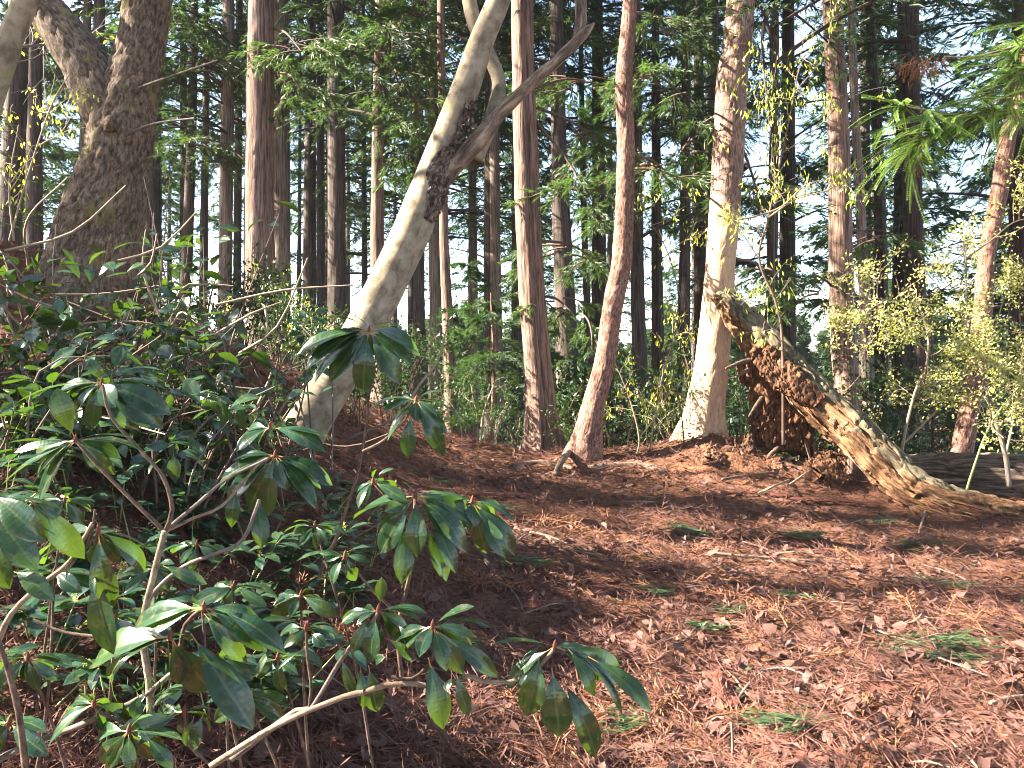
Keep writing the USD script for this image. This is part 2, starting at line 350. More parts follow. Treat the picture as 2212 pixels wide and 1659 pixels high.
M['litter'] = island_material('dead_needle_litter', [(0.096, 0.041, 0.030), (0.214, 0.104, 0.066), (0.133, 0.059, 0.040), (0.294, 0.175, 0.123), (0.173, 0.075, 0.048), (0.243, 0.121, 0.079), (0.059, 0.030, 0.027), (0.346, 0.235, 0.193), (0.147, 0.061, 0.044)], 0.85, 0.12, (1, 1, 1))
M['leaf_litter'] = island_material('dead_leaf_litter', [(0.088, 0.043, 0.035), (0.221, 0.110, 0.079), (0.140, 0.066, 0.053), (0.324, 0.200, 0.167), (0.177, 0.096, 0.079), (0.250, 0.124, 0.084), (0.096, 0.057, 0.053), (0.382, 0.271, 0.246), (0.191, 0.078, 0.053), (0.294, 0.143, 0.088)], 0.7, 0.15, (1.1, 1, .9))
M['bark_piece'] = island_material('red_bark_piece', [(0.095, 0.026, 0.018), (0.14, 0.042, 0.028), (0.075, 0.022, 0.016)], 0.9)
M['red_slab'] = bark_material('red_slab_bark', (0.03, 0.009, 0.007), (0.105, 0.034, 0.023), (0.19, 0.075, 0.052), s=60, stretch=0.18, bump=1.0)
M['green_spray'] = island_material('fallen_green_spray', [(0.04, 0.075, 0.032), (0.065, 0.11, 0.04), (0.105, 0.14, 0.05)], 0.5, 0.2, (1.3, 1.5, 0.6))
gn = {'g': ('geometry', {}), 'n': ('noise_texture', {'scale': 28.0, 'detail': 8, 'roughness': 0.7}), 'n2': ('noise_texture', {'scale': 1.6, 'detail': 4}),
      'r': ('rgb_ramp', {'ramp': [(0.28, (0.030, 0.016, 0.012)), (0.45, (0.09, 0.043, 0.027)), (0.58, (0.19, 0.092, 0.052)), (0.75, (0.29, 0.165, 0.10))]}),
      'r2': ('rgb_ramp', {'ramp': [(0.3, (0.7, 0.7, 0.72)), (0.7, (1.15, 1.08, 1.0))]}), 'm': ('mix', {'mix_type': 'multiply', 'fac': 1.0}),
      'b': ('bump', {'strength': 1.0, 'distance': 0.03}), 'p': ('principled_bsdf', {'roughness': 0.95, 'specular_ior_level': 0.1})}
M['ground'] = mat('forest_floor', gn, [('g.position', 'n.vector'), ('g.position', 'n2.vector'), ('n.fac', 'r.fac'), ('n2.fac', 'r2.fac'), ('r.color', 'm.color1'), ('r2.color', 'm.color2'), ('m.color', 'p.base_color'), ('n.fac', 'b.height'), ('b.normal', 'p.normal')], 'p.BSDF')

# ------------------------------------------------------------------ ground
def ctl():
    rays = [(1165, 985, 9.5), (1263, 990, 9.0), (1530, 958, 9.5), (640, 955, 6.2), (565, 805, 12), (190, 610, 7.3), (965, 935, 12), (828, 880, 13),
            (1106, 1659, 3.0), (2212, 1659, 2.9), (1650, 1659, 2.95), (640, 1659, 2.6), (0, 1659, 2.1), (100, 1400, 2.6), (100, 1100, 3.5), (100, 850, 4.6), (100, 690, 6.5),
            (400, 1500, 2.6), (400, 1200, 3.6), (400, 1000, 4.5), (400, 850, 6.5), (640, 1200, 4.0), (640, 1450, 3.0), (900, 1000, 8), (900, 1200, 4.8), (900, 1500, 3.2),
            (2212, 1130, 7.4), (1800, 1065, 8.4), (1400, 1250, 5.0), (1900, 1300, 4.9), (1300, 1010, 8.6), (1500, 1030, 8.3), (2060, 1070, 9.4), (1700, 1010, 9.2)]
    p = [R(*r) for r in rays]
    p += [(0, 0, 0), (-2, 0, .3), (2, 0, 0), (0, -3, -.1), (-3, -3, .3), (3, -3, -.1), (6, 0, -.2), (7, 5, .05), (-5, 2, 1.5), (-7, 6, 3.0), (-8, 10, 3.3), (-10, 14, 2.8), (-6, 19, .6),
          (0, 16, -.7), (4, 13, -.6), (9, 12, -.4), (10, 16, -1.0), (0, 24, -2.4), (-8, 27, -1), (8, 26, -2.6), (-14, 6, 4.2), (-14, -2, 3.2), (12, 0, -.4), (2, 11.5, -.1), (-1.0, 14.5, .2), (7, 10.5, 0.0)]
    return np.array(p, float)
CP = ctl()
RBF = RBFInterpolator(CP[:, :2], CP[:, 2], kernel='thin_plate_spline', smoothing=0.15)
def axis_lines(lo, hi, c0, c1, fine):
    mid = np.arange(c0, c1 + fine, fine)
    up = [mid[-1]]; st = fine
    while up[-1] < hi:
        st *= 1.12; up.append(up[-1] + st)
    dn = [mid[0]]; st = fine
    while dn[-1] > lo:
        st *= 1.12; dn.append(dn[-1] - st)
    return np.concatenate([dn[::-1][:-1], mid, up[1:]])
GX = axis_lines(-600, 600, -7, 7, 0.055); GY = axis_lines(-600, 600, 1.2, 12.0, 0.055)
XX, YY = np.meshgrid(GX, GY)
flat = np.stack([XX.ravel(), YY.ravel()], 1)
inner = np.hypot(flat[:, 0], flat[:, 1]) < 42
cx_, cy_ = np.arange(-44, 44.1, 0.4), np.arange(-44, 44.1, 0.4)
CG = RBF(np.stack(np.meshgrid(cx_, cy_), -1).reshape(-1, 2)).reshape(len(cy_), len(cx_))
rgi = RegularGridInterpolator((cy_, cx_), CG, bounds_error=False, fill_value=-3.0)
def hbase(xy):
    xy = np.atleast_2d(np.asarray(xy, float))
    r = np.hypot(xy[:, 0], xy[:, 1])
    w = np.clip((38 - r) / 16, 0, 1); w = w * w * (3 - 2 * w)
    far = -3.0 + 1.5 * meshkit.fbm(np.c_[xy / 40, np.zeros(len(xy))], 3, 5)
    # a mound of crumbled rot at the foot of the stripped trunk
    m = 0.16 * np.exp(-(((xy[:, 0] - 2.35) / .55) ** 2 + ((xy[:, 1] - 9.0) / .45) ** 2)) + 0.10 * np.exp(-(((xy[:, 0] - 3.3) / .6) ** 2 + ((xy[:, 1] - 8.8) / .4) ** 2))
    return w * np.clip(rgi(xy[:, ::-1]), -4, 6) + (1 - w) * far + m
def height(xy):
    xy = np.atleast_2d(np.asarray(xy, float))
    p = np.c_[xy, np.zeros(len(xy))]
    return hbase(xy) + 0.10 * (meshkit.fbm(p * 1.6, 3, 1) - .5) + 0.05 * (meshkit.fbm(p * 7, 4, 2) - .5) * 2
ZZ = height(flat)
nx, ny = len(GX), len(GY)
i, j = np.meshgrid(np.arange(ny - 1), np.arange(nx - 1), indexing='ij')
A = (i * nx + j).ravel()
put('ground', np.c_[flat, ZZ], np.vstack([np.stack([A, A + 1, A + nx + 1], -1), np.stack([A, A + nx + 1, A + nx], -1)]), M['ground'], kind='structure')

def H(x, y):
    return float(height([[x, y]])[0])
def gnormal(xy):
    e = 0.06
    hx = (height(xy + [e, 0]) - height(xy - [e, 0])) / (2 * e); hy = (height(xy + [0, e]) - height(xy - [0, e])) / (2 * e)
    return unit(np.stack([-hx, -hy, np.ones(len(xy))], -1))
def G(px, py, dmax=14.0):
    """The ground point seen at this place of the photograph."""
    d = np.linspace(1.0, dmax, 700)
    p = np.stack([(px - 1106.0) / FPX * d, d, EYE - (py - 829.5) / FPX * d], -1)
    hit = np.nonzero(p[:, 2] <= height(p[:, :2]))[0]
    return p[hit[0]] if len(hit) else p[-1]

# ------------------------------------------------------------------ cedar crowns
def bough(rng, L, ntw, nsh, shL, shW, droop=0.35, spread=0.38):
    """One bough of a cedar along +x: blades and the bare wood as separate (v, f)."""
    t = np.linspace(0, 1, 6)
    axis = np.stack([t * L, np.sin(t * 3) * .05 * L, .10 * t * L - droop * t ** 2 * L], -1)
    wood = [tube(axis, np.linspace(.012 * L + .006, .004, 6), 4, L / 4, cap=False)]
    tt = rng.uniform(.22, 1.0, ntw)
    ax = np.stack([np.interp(tt, t, axis[:, k]) for k in range(3)], -1)
    sgn = np.where(np.arange(ntw) % 2, 1, -1)
    ang = rng.uniform(.35, 1.2, ntw) * sgn
    tl = L * spread * (1.15 - .6 * tt) * rng.uniform(.6, 1.2, ntw)
    tdir = unit(np.stack([np.cos(ang), np.sin(ang), rng.uniform(-.75, .15, ntw)], -1))
    b, d, l = [], [], []
    q = rng.uniform(0.1, 1, (ntw, nsh))
    base = ax[:, None] + tdir[:, None] * (tl[:, None] * q)[..., None] + np.array([0, 0, -1.0]) * (.25 * tl[:, None] * q ** 2)[..., None]
    dd = unit(tdir[:, None] * 1.0 + rng.normal(size=(ntw, nsh, 3)) * .42 + np.array([.3, 0, -.25]))
    n = ntw * nsh
    bl = diamonds(base.reshape(-1, 3), dd.reshape(-1, 3), shL * rng.uniform(.6, 1.25, n), shW * rng.uniform(.7, 1.2, n), rng, bend=0.12)
    return bl, join(wood)

def rot(v, az, tilt=0.0):
    c, s = math.cos(tilt), math.sin(tilt)
    v = v @ np.array([[c, 0, s], [0, 1, 0], [-s, 0, c]])     # positive tilt raises the tip
    c, s = math.cos(az), math.sin(az)
    return v @ np.array([[c, s, 0], [-s, c, 0], [0, 0, 1]])

def crown(seed, top, low, rmax, nb, ntw, nsh, shL, shW, lean=0.0):
    rng = np.random.default_rng(seed)
    G_, W_ = [], []
    for k in range(nb):
        u = rng.uniform(0, 1) ** 0.85
        z = low + (top - low) * u
        r = (rmax * (1 - u) ** .75 + .25) * rng.uniform(.55, 1.15)
        g, w = bough(rng, r, ntw, nsh, shL, shW, droop=rng.uniform(.15, .5))
        az, tl = rng.uniform(0, 2 * np.pi), rng.uniform(-.15, .45)
        for src, dst in ((g, G_), (w, W_)):
            dst.append((rot(src[0], az, tl) + [0, 0, z], src[1]))
    return join(G_), join(W_)

CLASSES = {}
def crown_class(name, *a, mt='needle'):
    g, w = crown(*a)
    path = '/World/' + name
    stage.CreateClassPrim(path)
    ORIGIN[path] = np.zeros(3)
    put('foliage', g[0], g[1], M[mt], path, smooth=False, kind='stuff')
    put('boughs', w[0], w[1], M['cedar_dark'], path, smooth=False, kind='stuff')
    CLASSES[name] = path
    return path
MID = [crown_class('cedar_crown_form', 11, 19, 6.5, 2.3, 150, 13, 13, .20, .030), crown_class('cedar_crown_form', 12, 20, 8.0, 2.1, 140, 13, 13, .20, .030)] if False else []
for k, (low, rm, nb) in enumerate(((6.5, 2.3, 84), (8.0, 2.1, 72), (5.0, 2.4, 84), (11.0, 2.0, 56))):
    MID.append(crown_class(f'cedar_crown_form_{k}', 11 + k, 20, low, rm, nb, 18, 19, .135, .017))
def tree_class(name, seed, low, rmax, nb, trunk_r):
    path = '/World/' + name
    stage.CreateClassPrim(path); ORIGIN[path] = np.zeros(3)
    rng = np.random.default_rng(seed)
    v, f, rest, th, s = tube([(0, 0, -.6), (.05, .02, 6), (0, .05, 13), (.02, 0, 20)], [trunk_r * 1.2, trunk_r, trunk_r * .65, .02], 9, .8, full=True)
    put('trunk', v, f, M['cedar_dark'], path, rest=rest)
    g, w = crown(seed, 20, low, rmax, nb, 13, 15, .22, .032)
    put('crown', g[0], g[1], M['needle_far'], path, smooth=False, kind='stuff')
    put('boughs', w[0], w[1], M['cedar_dark'], path, smooth=False, kind='stuff')
    return path
FAR = [tree_class('cedar_tree_form_0', 31, 7.5, 2.4, 95, .17), tree_class('cedar_tree_form_1', 32, 9.5, 2.2, 80, .15), tree_class('cedar_tree_form_2', 33, 3.5, 2.5, 105, .19), tree_class('cedar_tree_form_3', 34, 1.2, 2.5, 120, .16), tree_class('cedar_tree_form_4', 35, 10.0, 1.9, 60, .15)]

def instance(cls, name, label, cat, loc, rz, sc, group=None, parent='/World'):
    path = numbered(parent, name)
    x = UsdGeom.Xform.Define(stage, path)
    x.AddTranslateOp().Set(Gf.Vec3d(*map(float, loc)))
    x.AddRotateZOp().Set(float(math.degrees(rz)))
    x.AddScaleOp().Set(Gf.Vec3f(*[float(s) for s in (sc if np.ndim(sc) else (sc,) * 3)]))
    x.GetPrim().GetReferences().AddInternalReference(cls)
    x.GetPrim().SetInstanceable(True)
    tag(x, label, cat, group)
    return path

# ------------------------------------------------------------------ trunks measured in the photograph
def cracks(rest, sc, depth, width=.03, seed=0):
    return -depth * np.exp(-((meshkit.fbm(rest * np.array(sc), 3, seed + 70) - .5) / width) ** 2)
def bark_disp(amp, fr=9.0, st=0.12, seed=0, flare=0.25, groove=None):
    def d(TH, S, rest):
        x = rest * np.array([fr, fr, fr * st])
        o = amp * (meshkit.fbm(x, 4, seed) - .5) * 2 + .05 * (meshkit.fbm(rest * np.array([1.5, 1.5, .8]), 2, seed + 9) - .5) * 2
        o = o + flare * np.exp(-np.maximum(S - .3, 0) / .30) * (1 + .55 * np.sin(TH * 4 + seed) + .3 * np.sin(TH * 7 + 2 * seed))
        o = o + cracks(rest, (fr * 1.5, fr * 1.5, fr * st * .7), amp * 1.6, .035, seed)
        if groove:
            dt = (TH - groove[0] + np.pi) % (2 * np.pi) - np.pi
            o = o - groove[1] * np.exp(-(dt / groove[2]) ** 2)
        return o
    return d

def cedar(name, label, axis, D, bark='cedar', seed=0, sides=28, step=.07, topz=19.0, crown_k=0, crown_s=None, amp=.06, fr=11, groove=None, maskfn=None, base_z=None, flare=.45, cat='tree', group=None, st=.12):
    """axis: (px, py, width px) from top to bottom as seen in the photograph, at depth D."""
    pts = [R(a[0], a[1], D) for a in axis][::-1]
    rad = [a[2] / FPX * D / 2 for a in axis][::-1]
    # down into the ground
    d0 = unit(pts[0] - pts[1])
    gz = H(pts[0][0], pts[0][1]) - .3
    if pts[0][2] > gz + .05:
        pts = [pts[0] + d0 * (pts[0][2] - gz) / max(.3, -d0[2])] + pts; rad = [rad[0] * 1.03] + rad
    # and on up above the frame
    up = unit(pts[-1] - pts[-2]); up = unit(up + [0, 0, .8])
    n_in = len(pts)
    top = topz - pts[-1][2]
    for q in (.33, .66, 1.0):
        pts.append(pts[n_in - 1] + up * top * q); rad.append(rad[n_in - 1] * (1 - .85 * q))
    loc = np.array([pts[0][0], pts[0][1], H(pts[0][0], pts[0][1])])
    t = thing(name, label, cat, loc, group)
    v, f, rest, th, s = tube(pts, rad, sides, step, bark_disp(amp, fr, st, seed, flare, groove), full=True)
    put('trunk', v, f, M[bark], t, rest=rest, mask=None if maskfn is None else maskfn(v, th, s))
    if crown_k is not None:
        sc = crown_s or (topz - loc[2]) / 20.0
        x = pts[n_in - 1] + up * top * .5
        instance(MID[crown_k % 3 if crown_k < 90 else 3], 'crown', None, None, np.array([x[0], x[1], loc[2]]) - loc, seed * 1.7, (sc, sc, sc), parent=t)
    return t, loc

LEAVES_R = np.random.default_rng(77)
def sprays(t, origin_pts, rng, L=.9, ntw=16, nsh=24, shL=.09, shW=.009, mt='needle_near', droop=.35, name='spray', az=None, tilt=(-.3, .3)):
    """Leafy boughs hung at given points of a tree; each is a part of it."""
    for p in origin_pts:
        l = L * rng.uniform(.75, 1.25)
        g, w = bough(rng, l, ntw, nsh, shL, shW, droop=droop * rng.uniform(.6, 1.4), spread=.45)
        a = rng.uniform(0, 2 * np.pi) if az is None else az + rng.normal() * .5
        tl = rng.uniform(*tilt)
        sp = put(name, rot(g[0], a, tl) + p, g[1], M[mt], t, smooth=False, kind='stuff')
        put('twig', rot(w[0], a, tl) + p, w[1], M['twig_brown'], sp, smooth=False)

def limb(t, pts, r0, r1, mt='twig_brown', name='branch', sides=7, step=.08, wob=.25, seed=1):
    dsp = lambda TH, S, rest: wob * (meshkit.fbm(rest * np.array([20, 20, 14.0]), 3, seed) - .5)
    v, f, rest, th, s = tube(pts, np.linspace(r0, r1, len(pts)), sides, step, dsp, full=True)
    return put(name, v, f, M[SB.get(mt, mt)], t, rest=rest)

rg = np.random.default_rng(5)
# T1 tall cedar behind the bank
T1, _ = cedar('cedar_tree', 'tall straight pinkish-grey cedar rising from the bank, brown litter heaped at its foot', [(564, 0, 56), (562, 200, 60), (560, 500, 64), (563, 700, 70), (567, 800, 80)], 12.0, 'cedar', 1, 36, .06, crown_k=0, amp=.035)
_r = np.random.default_rng(14)
_b = R(566, 800, 11.85); _n = 900
_p = _b + _r.normal(size=(_n, 3)) * [.24, .16, .14]; _p[:, 2] = np.maximum(_p[:, 2], height(_p[:, :2]) + .02)
put('dead_sprays', *diamonds(_p, _r.normal(size=(_n, 3)) + [0, 0, -.4], _r.uniform(.05, .14, _n), .012, _r), M['needle_dead'], T1, smooth=False, kind='stuff')
T1b, _ = cedar('cedar_tree', 'slim cedar half hidden close behind the tall pinkish-grey trunk on the bank', [(606, 0, 34), (608, 300, 36), (609, 620, 38), (610, 800, 42)], 17.0, 'cedar_grey', 2, 20, .1, crown_k=1)
T1c, _ = cedar('cedar_tree', 'thin cedar with a sunlit edge standing between the mossy old tree and the pinkish-grey trunk', [(493, 90, 26), (489, 400, 29), (486, 650, 31), (485, 780, 34)], 16.5, 'cedar_grey', 3, 20, .1, crown_k=2)
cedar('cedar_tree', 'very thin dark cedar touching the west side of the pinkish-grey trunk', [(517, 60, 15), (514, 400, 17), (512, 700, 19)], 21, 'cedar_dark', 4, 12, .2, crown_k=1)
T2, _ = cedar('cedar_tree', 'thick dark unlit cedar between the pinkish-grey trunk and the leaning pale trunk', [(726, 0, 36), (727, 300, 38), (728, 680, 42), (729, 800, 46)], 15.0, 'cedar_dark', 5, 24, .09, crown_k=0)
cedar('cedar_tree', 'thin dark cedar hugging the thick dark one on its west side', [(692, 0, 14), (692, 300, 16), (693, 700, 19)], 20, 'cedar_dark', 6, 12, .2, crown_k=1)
T3, _ = cedar('cedar_tree', 'slender evenly round cedar sunlit down one edge, its foot just behind the leaning pale trunk', [(823, 0, 24), (819, 200, 26), (815, 500, 29), (822, 760, 34), (828, 880, 40)], 13.0, 'cedar', 7, 24, .09, crown_k=2, amp=.03)
cedar('cedar_tree', 'cedar mostly hidden by foliage above the middle of the leaning pale trunk', [(941, 60, 17), (942, 250, 21), (944, 500, 23), (938, 780, 27)], 18, 'cedar_grey', 8, 16, .12, crown_k=2)
cedar('cedar_tree', 'pale slender trunk with a branch scar beside the young bushy cedar', [(958, 440, 19), (961, 560, 22), (970, 750, 25), (977, 930, 30)], 12.5, 'cedar', 9, 24, .08, crown_k=1)
cedar('cedar_tree', 'yellowish sunlit trunk seen under the dead forked limb', [(1068, 260, 21), (1069, 430, 23), (1070, 600, 25), (1073, 760, 29)], 16, 'cedar_grey', 10, 18, .1, crown_k=0)
cedar('cedar_tree', 'thin half-lit trunk between the pale scarred trunk and the yellowish one', [(1020, 360, 18), (1021, 550, 20), (1022, 760, 23)], 19, 'cedar_grey', 11, 14, .14, crown_k=1)
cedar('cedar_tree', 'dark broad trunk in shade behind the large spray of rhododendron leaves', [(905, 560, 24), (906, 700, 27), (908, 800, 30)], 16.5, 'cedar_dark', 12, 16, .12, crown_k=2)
cedar('cedar_tree', 'narrow trunk immediately west of the pale scarred trunk', [(935, 520, 19), (938, 650, 21), (942, 800, 24)], 15, 'cedar_grey', 13, 16, .12, crown_k=0)
T4, L4 = cedar('cedar_tree', 'double cedar trunk with a deep groove down its face, east of the young bushy cedar', [(1128, 0, 48), (1131, 170, 50), (1136, 333, 53), (1142, 500, 55), (1150, 650, 58), (1163, 800, 60), (1173, 965, 68)], 10.0, 'cedar', 14, 44, .045, topz=18, crown_k=1, groove=(-1.35, .22, .22), amp=.05)
T5, L5 = cedar('cedar_tree', 'thin reddish flaky trunk curving and leaning beside the grooved cedar', [(1361, 0, 31), (1348, 167, 38), (1352, 333, 37), (1344, 549, 44), (1326, 649, 43), (1306, 782, 43), (1281, 882, 45), (1263, 975, 54)], 9.0, 'cedar_red', 15, 36, .045, topz=15, crown_k=0, crown_s=.75, amp=.07, fr=16, st=.35)
def strip_mask(v, th, s):
    z = v[:, 2]; z0 = R(0, 433, 9.5)[2]
    return np.clip(.5 + (z0 - z) * 1.6 + .22 * np.sin(th * 2 + .6), 0, 1) * np.clip((z - .3) * 2.5, 0, 1)
T6, L6 = cedar('cedar_tree', 'stout sunlit trunk stripped of its bark low down, with the broken log leaning on it', [(1600, 0, 60), (1582, 167, 66), (1573, 333, 66), (1567, 433, 65), (1558, 549, 64), (1550, 649, 66), (1538, 782, 70), (1523, 882, 74), (1516, 950, 82)], 9.5, 'cedar_strip', 16, 44, .045, topz=18, crown_k=2, amp=.045, fr=13, maskfn=strip_mask, st=.22)
T7, L7 = cedar('cedar_tree', 'brown straight trunk rising behind the broken leaning log, its bark all on', [(1799, 0, 42), (1806, 167, 43), (1813, 333, 45), (1816, 549, 50), (1823, 749, 54), (1829, 849, 52)], 11.0, 'cedar', 17, 36, .06, crown_k=99, amp=.045, fr=14, st=.25)
T8, L8 = cedar('cedar_tree', 'slanting trunk behind the yellow-green shrub, foot behind the dark lying log', [(2206, 200, 32), (2179, 287, 34), (2161, 400, 35), (2133, 549, 34), (2122, 682, 38), (2111, 782, 43), (2094, 882, 42), (2080, 965, 42)], 10.5, 'cedar_red', 18, 32, .06, topz=15, crown_k=1, crown_s=.7, amp=.07, fr=14, st=.3)
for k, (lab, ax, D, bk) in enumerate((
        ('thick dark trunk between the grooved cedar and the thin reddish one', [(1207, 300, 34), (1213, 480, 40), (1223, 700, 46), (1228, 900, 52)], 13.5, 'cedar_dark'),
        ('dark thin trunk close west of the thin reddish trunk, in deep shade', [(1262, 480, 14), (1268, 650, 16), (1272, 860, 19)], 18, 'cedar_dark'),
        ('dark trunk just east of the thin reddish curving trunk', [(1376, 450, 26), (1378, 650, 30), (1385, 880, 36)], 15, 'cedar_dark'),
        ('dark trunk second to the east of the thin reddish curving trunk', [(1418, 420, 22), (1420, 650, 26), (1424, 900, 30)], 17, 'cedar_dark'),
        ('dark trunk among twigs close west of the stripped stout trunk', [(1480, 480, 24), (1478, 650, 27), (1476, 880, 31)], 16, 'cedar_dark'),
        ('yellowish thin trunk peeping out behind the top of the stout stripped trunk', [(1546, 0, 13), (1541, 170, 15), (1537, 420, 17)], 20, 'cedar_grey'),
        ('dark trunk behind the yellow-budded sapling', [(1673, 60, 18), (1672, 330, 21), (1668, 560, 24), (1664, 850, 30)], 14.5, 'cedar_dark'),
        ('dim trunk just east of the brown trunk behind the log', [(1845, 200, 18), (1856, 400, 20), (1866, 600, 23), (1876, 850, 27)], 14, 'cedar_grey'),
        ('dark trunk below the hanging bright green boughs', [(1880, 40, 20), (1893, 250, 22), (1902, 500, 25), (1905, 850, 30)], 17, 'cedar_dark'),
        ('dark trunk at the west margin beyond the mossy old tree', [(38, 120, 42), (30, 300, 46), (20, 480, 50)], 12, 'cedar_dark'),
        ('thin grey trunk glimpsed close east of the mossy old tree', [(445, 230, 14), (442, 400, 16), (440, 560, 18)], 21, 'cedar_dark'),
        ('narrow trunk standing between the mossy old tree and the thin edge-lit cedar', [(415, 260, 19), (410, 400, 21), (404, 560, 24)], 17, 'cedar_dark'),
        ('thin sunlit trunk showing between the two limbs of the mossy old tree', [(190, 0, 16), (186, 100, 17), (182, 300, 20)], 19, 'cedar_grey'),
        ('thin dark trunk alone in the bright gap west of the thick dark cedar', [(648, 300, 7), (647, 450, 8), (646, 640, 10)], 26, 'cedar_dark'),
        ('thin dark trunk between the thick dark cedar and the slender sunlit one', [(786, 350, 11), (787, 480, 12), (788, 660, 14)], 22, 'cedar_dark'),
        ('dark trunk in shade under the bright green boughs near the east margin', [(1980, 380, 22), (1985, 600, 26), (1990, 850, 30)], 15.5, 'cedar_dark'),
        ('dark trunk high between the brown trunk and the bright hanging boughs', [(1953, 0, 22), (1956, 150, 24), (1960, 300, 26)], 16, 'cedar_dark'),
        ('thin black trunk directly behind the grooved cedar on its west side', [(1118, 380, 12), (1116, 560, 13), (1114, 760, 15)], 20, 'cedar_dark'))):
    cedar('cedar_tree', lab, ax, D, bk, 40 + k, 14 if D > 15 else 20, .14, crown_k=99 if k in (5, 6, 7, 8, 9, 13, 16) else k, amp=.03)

# ------------------------------------------------------------------ leaning pale trunk with rot
def beech():
    D = 6.2
    ax = [(1112, -120, 46), (1077, 0, 50), (1040, 90, 54), (1000, 208, 62), (960, 320, 74), (916, 436, 82), (867, 549, 82), (800, 685, 84), (735, 800, 86), (672, 905, 92), (640, 965, 104)]
    pts = [R(a, b, D) for a, b, w in ax][::-1]; rad = [w / FPX * D / 2 for a, b, w in ax][::-1]
    d0 = unit(pts[0] - pts[1]); pts = [pts[0] + d0 * .35] + pts; rad = [rad[0] * 1.05] + rad
    up = unit(pts[-1] - pts[-2] + [0, 0, .03])
    for q in (1.0, 2.2, 3.6):
        pts.append(pts[11] + up * q + np.array([0, 0, .25 * q * q * .3])); rad.append(rad[11] * (1 - .2 * q))
    loc = np.array([pts[1][0], pts[1][1], H(pts[1][0], pts[1][1])])
    t = thing('leaning_tree', 'pale smooth-barked tree leaning steeply across the view, a dark rotten wound below its fork', 'tree', loc)
    c = R(968, 345, D); axd = unit(R(1077, 0, D) - R(640, 965, D)); perp = np.array([axd[2], 0, -axd[0]])
    def rotm(v, soft=1.0):
        u = (v - c) @ axd; w = (v - c) @ perp
        q = ((w - .005 - .03 * np.sin(u * 11)) / .09)
        return np.clip(1.3 - (u / .52) ** 2 - np.clip(-q, 0, 2) * 1.2, 0, 1) * (v[:, 1] < D + .06)
    v, f, rest, th, s = tube(pts, rad, 56, .022, lambda TH, S, rest: .05 * (meshkit.fbm(rest * np.array([3, 3, 1.2]), 3, 3) - .5) + .015 * (meshkit.fbm(rest * 26, 2, 4) - .5), full=True)
    m = rotm(v)
    n = vnormals(v, f)
    rough = meshkit.fbm(v * np.array([24, 24, 15.0]), 4, 8) - .5
    v = v + n * (np.clip(m - .3, 0, 1) * (-.022 + .075 * rough))[:, None]
    tp = put('trunk', v, f, M['beech'], t, rest=rest, mask=np.clip(m * 1.25, 0, 1.1))
    jag = m + .5 * (meshkit.fbm(v * np.array([16, 16, 9.0]), 4, 55) - .5)
    fk = f[(jag[f] > .42).all(1)]
    ids, inv = np.unique(fk, return_inverse=True)
    rg2 = meshkit.fbm(v[ids] * np.array([34, 34, 20.0]), 4, 77) - .42
    put('wound', v[ids] + n[ids] * (.003 + .085 * np.maximum(rg2, -.06))[:, None], inv.reshape(-1, 3), M['wound'], tp, smooth=False, rest=rest[ids], label='dark rotten wound with flaking grey bark')
    # limb crossing behind
    l = [R(1022, 345, D + .03), R(1062, 255, D + .10), R(1078, 180, D + .16), R(1052, 110, D + .22), R(1022, 40, D + .26), R(1008, -60, D + .30), R(990, -320, D + .3)]
    v, f, rest, th, s = tube(l, [.075, .062, .055, .056, .057, .055, .045], 28, .04, bark_disp(.02, 6, .4, 2, 0), full=True)
    put('limb', v, f, M['beech'], t, rest=rest, mask=np.zeros(len(v)), label='upright pale limb crossing behind the main stem')
    # dead broken limb
    l = [R(905, 470, D + .02), R(958, 385, D - .01), R(1035, 300, D - .03), R(1085, 240, D), R(1150, 178, D), R(1215, 120, D), R(1262, 72, D), R(1284, 50, D)]
    v, f, rest, th, s = tube(l, [.05, .075, .066, .052, .045, .042, .038, .008], 26, .03, lambda TH, S, rest: .28 * (meshkit.fbm(rest * np.array([22, 22, 9.0]), 4, 6) - .5), full=True)
    lp = put('dead_limb', v, f, M['deadlimb'], t, rest=rest, label='dead broken limb with peeling bark')
    v, f, rest, th, s = tube([R(1240, 96, D + .02), R(1254, 50, D + .04), R(1254, -30, D + .06), R(1252, -260, D + .06)], [.03, .046, .046, .03], 20, .04, bark_disp(.06, 10, .3, 4, 0), full=True)
    put('upright_stub', v, f, M['deadlimb'], lp, rest=rest)
    # plates of bark hanging at the wound
    rng = np.random.default_rng(4)
    for k in range(46):
        u, w = rng.uniform(-.48, .45), rng.uniform(-.06, .13)
        p = c + axd * u + perp * w + np.array([0, -.115 + abs(w) * .5, 0])
        d = unit(axd * rng.normal() * .9 + perp * rng.normal() * .5 + np.array([0, -.5, -.3]))
        vv, ff = oval_leaves(p[None], d[None], (np.array([0, -1, .3]) + rng.normal(size=3) * .5)[None], rng.uniform(.02, .06), rng.uniform(.012, .03), rng.uniform(-.3, .3))
        put('bark_flake', vv, ff, M['twig_grey' if k % 3 else 'twig_brown'], t, smooth=False)
    return t
beech()

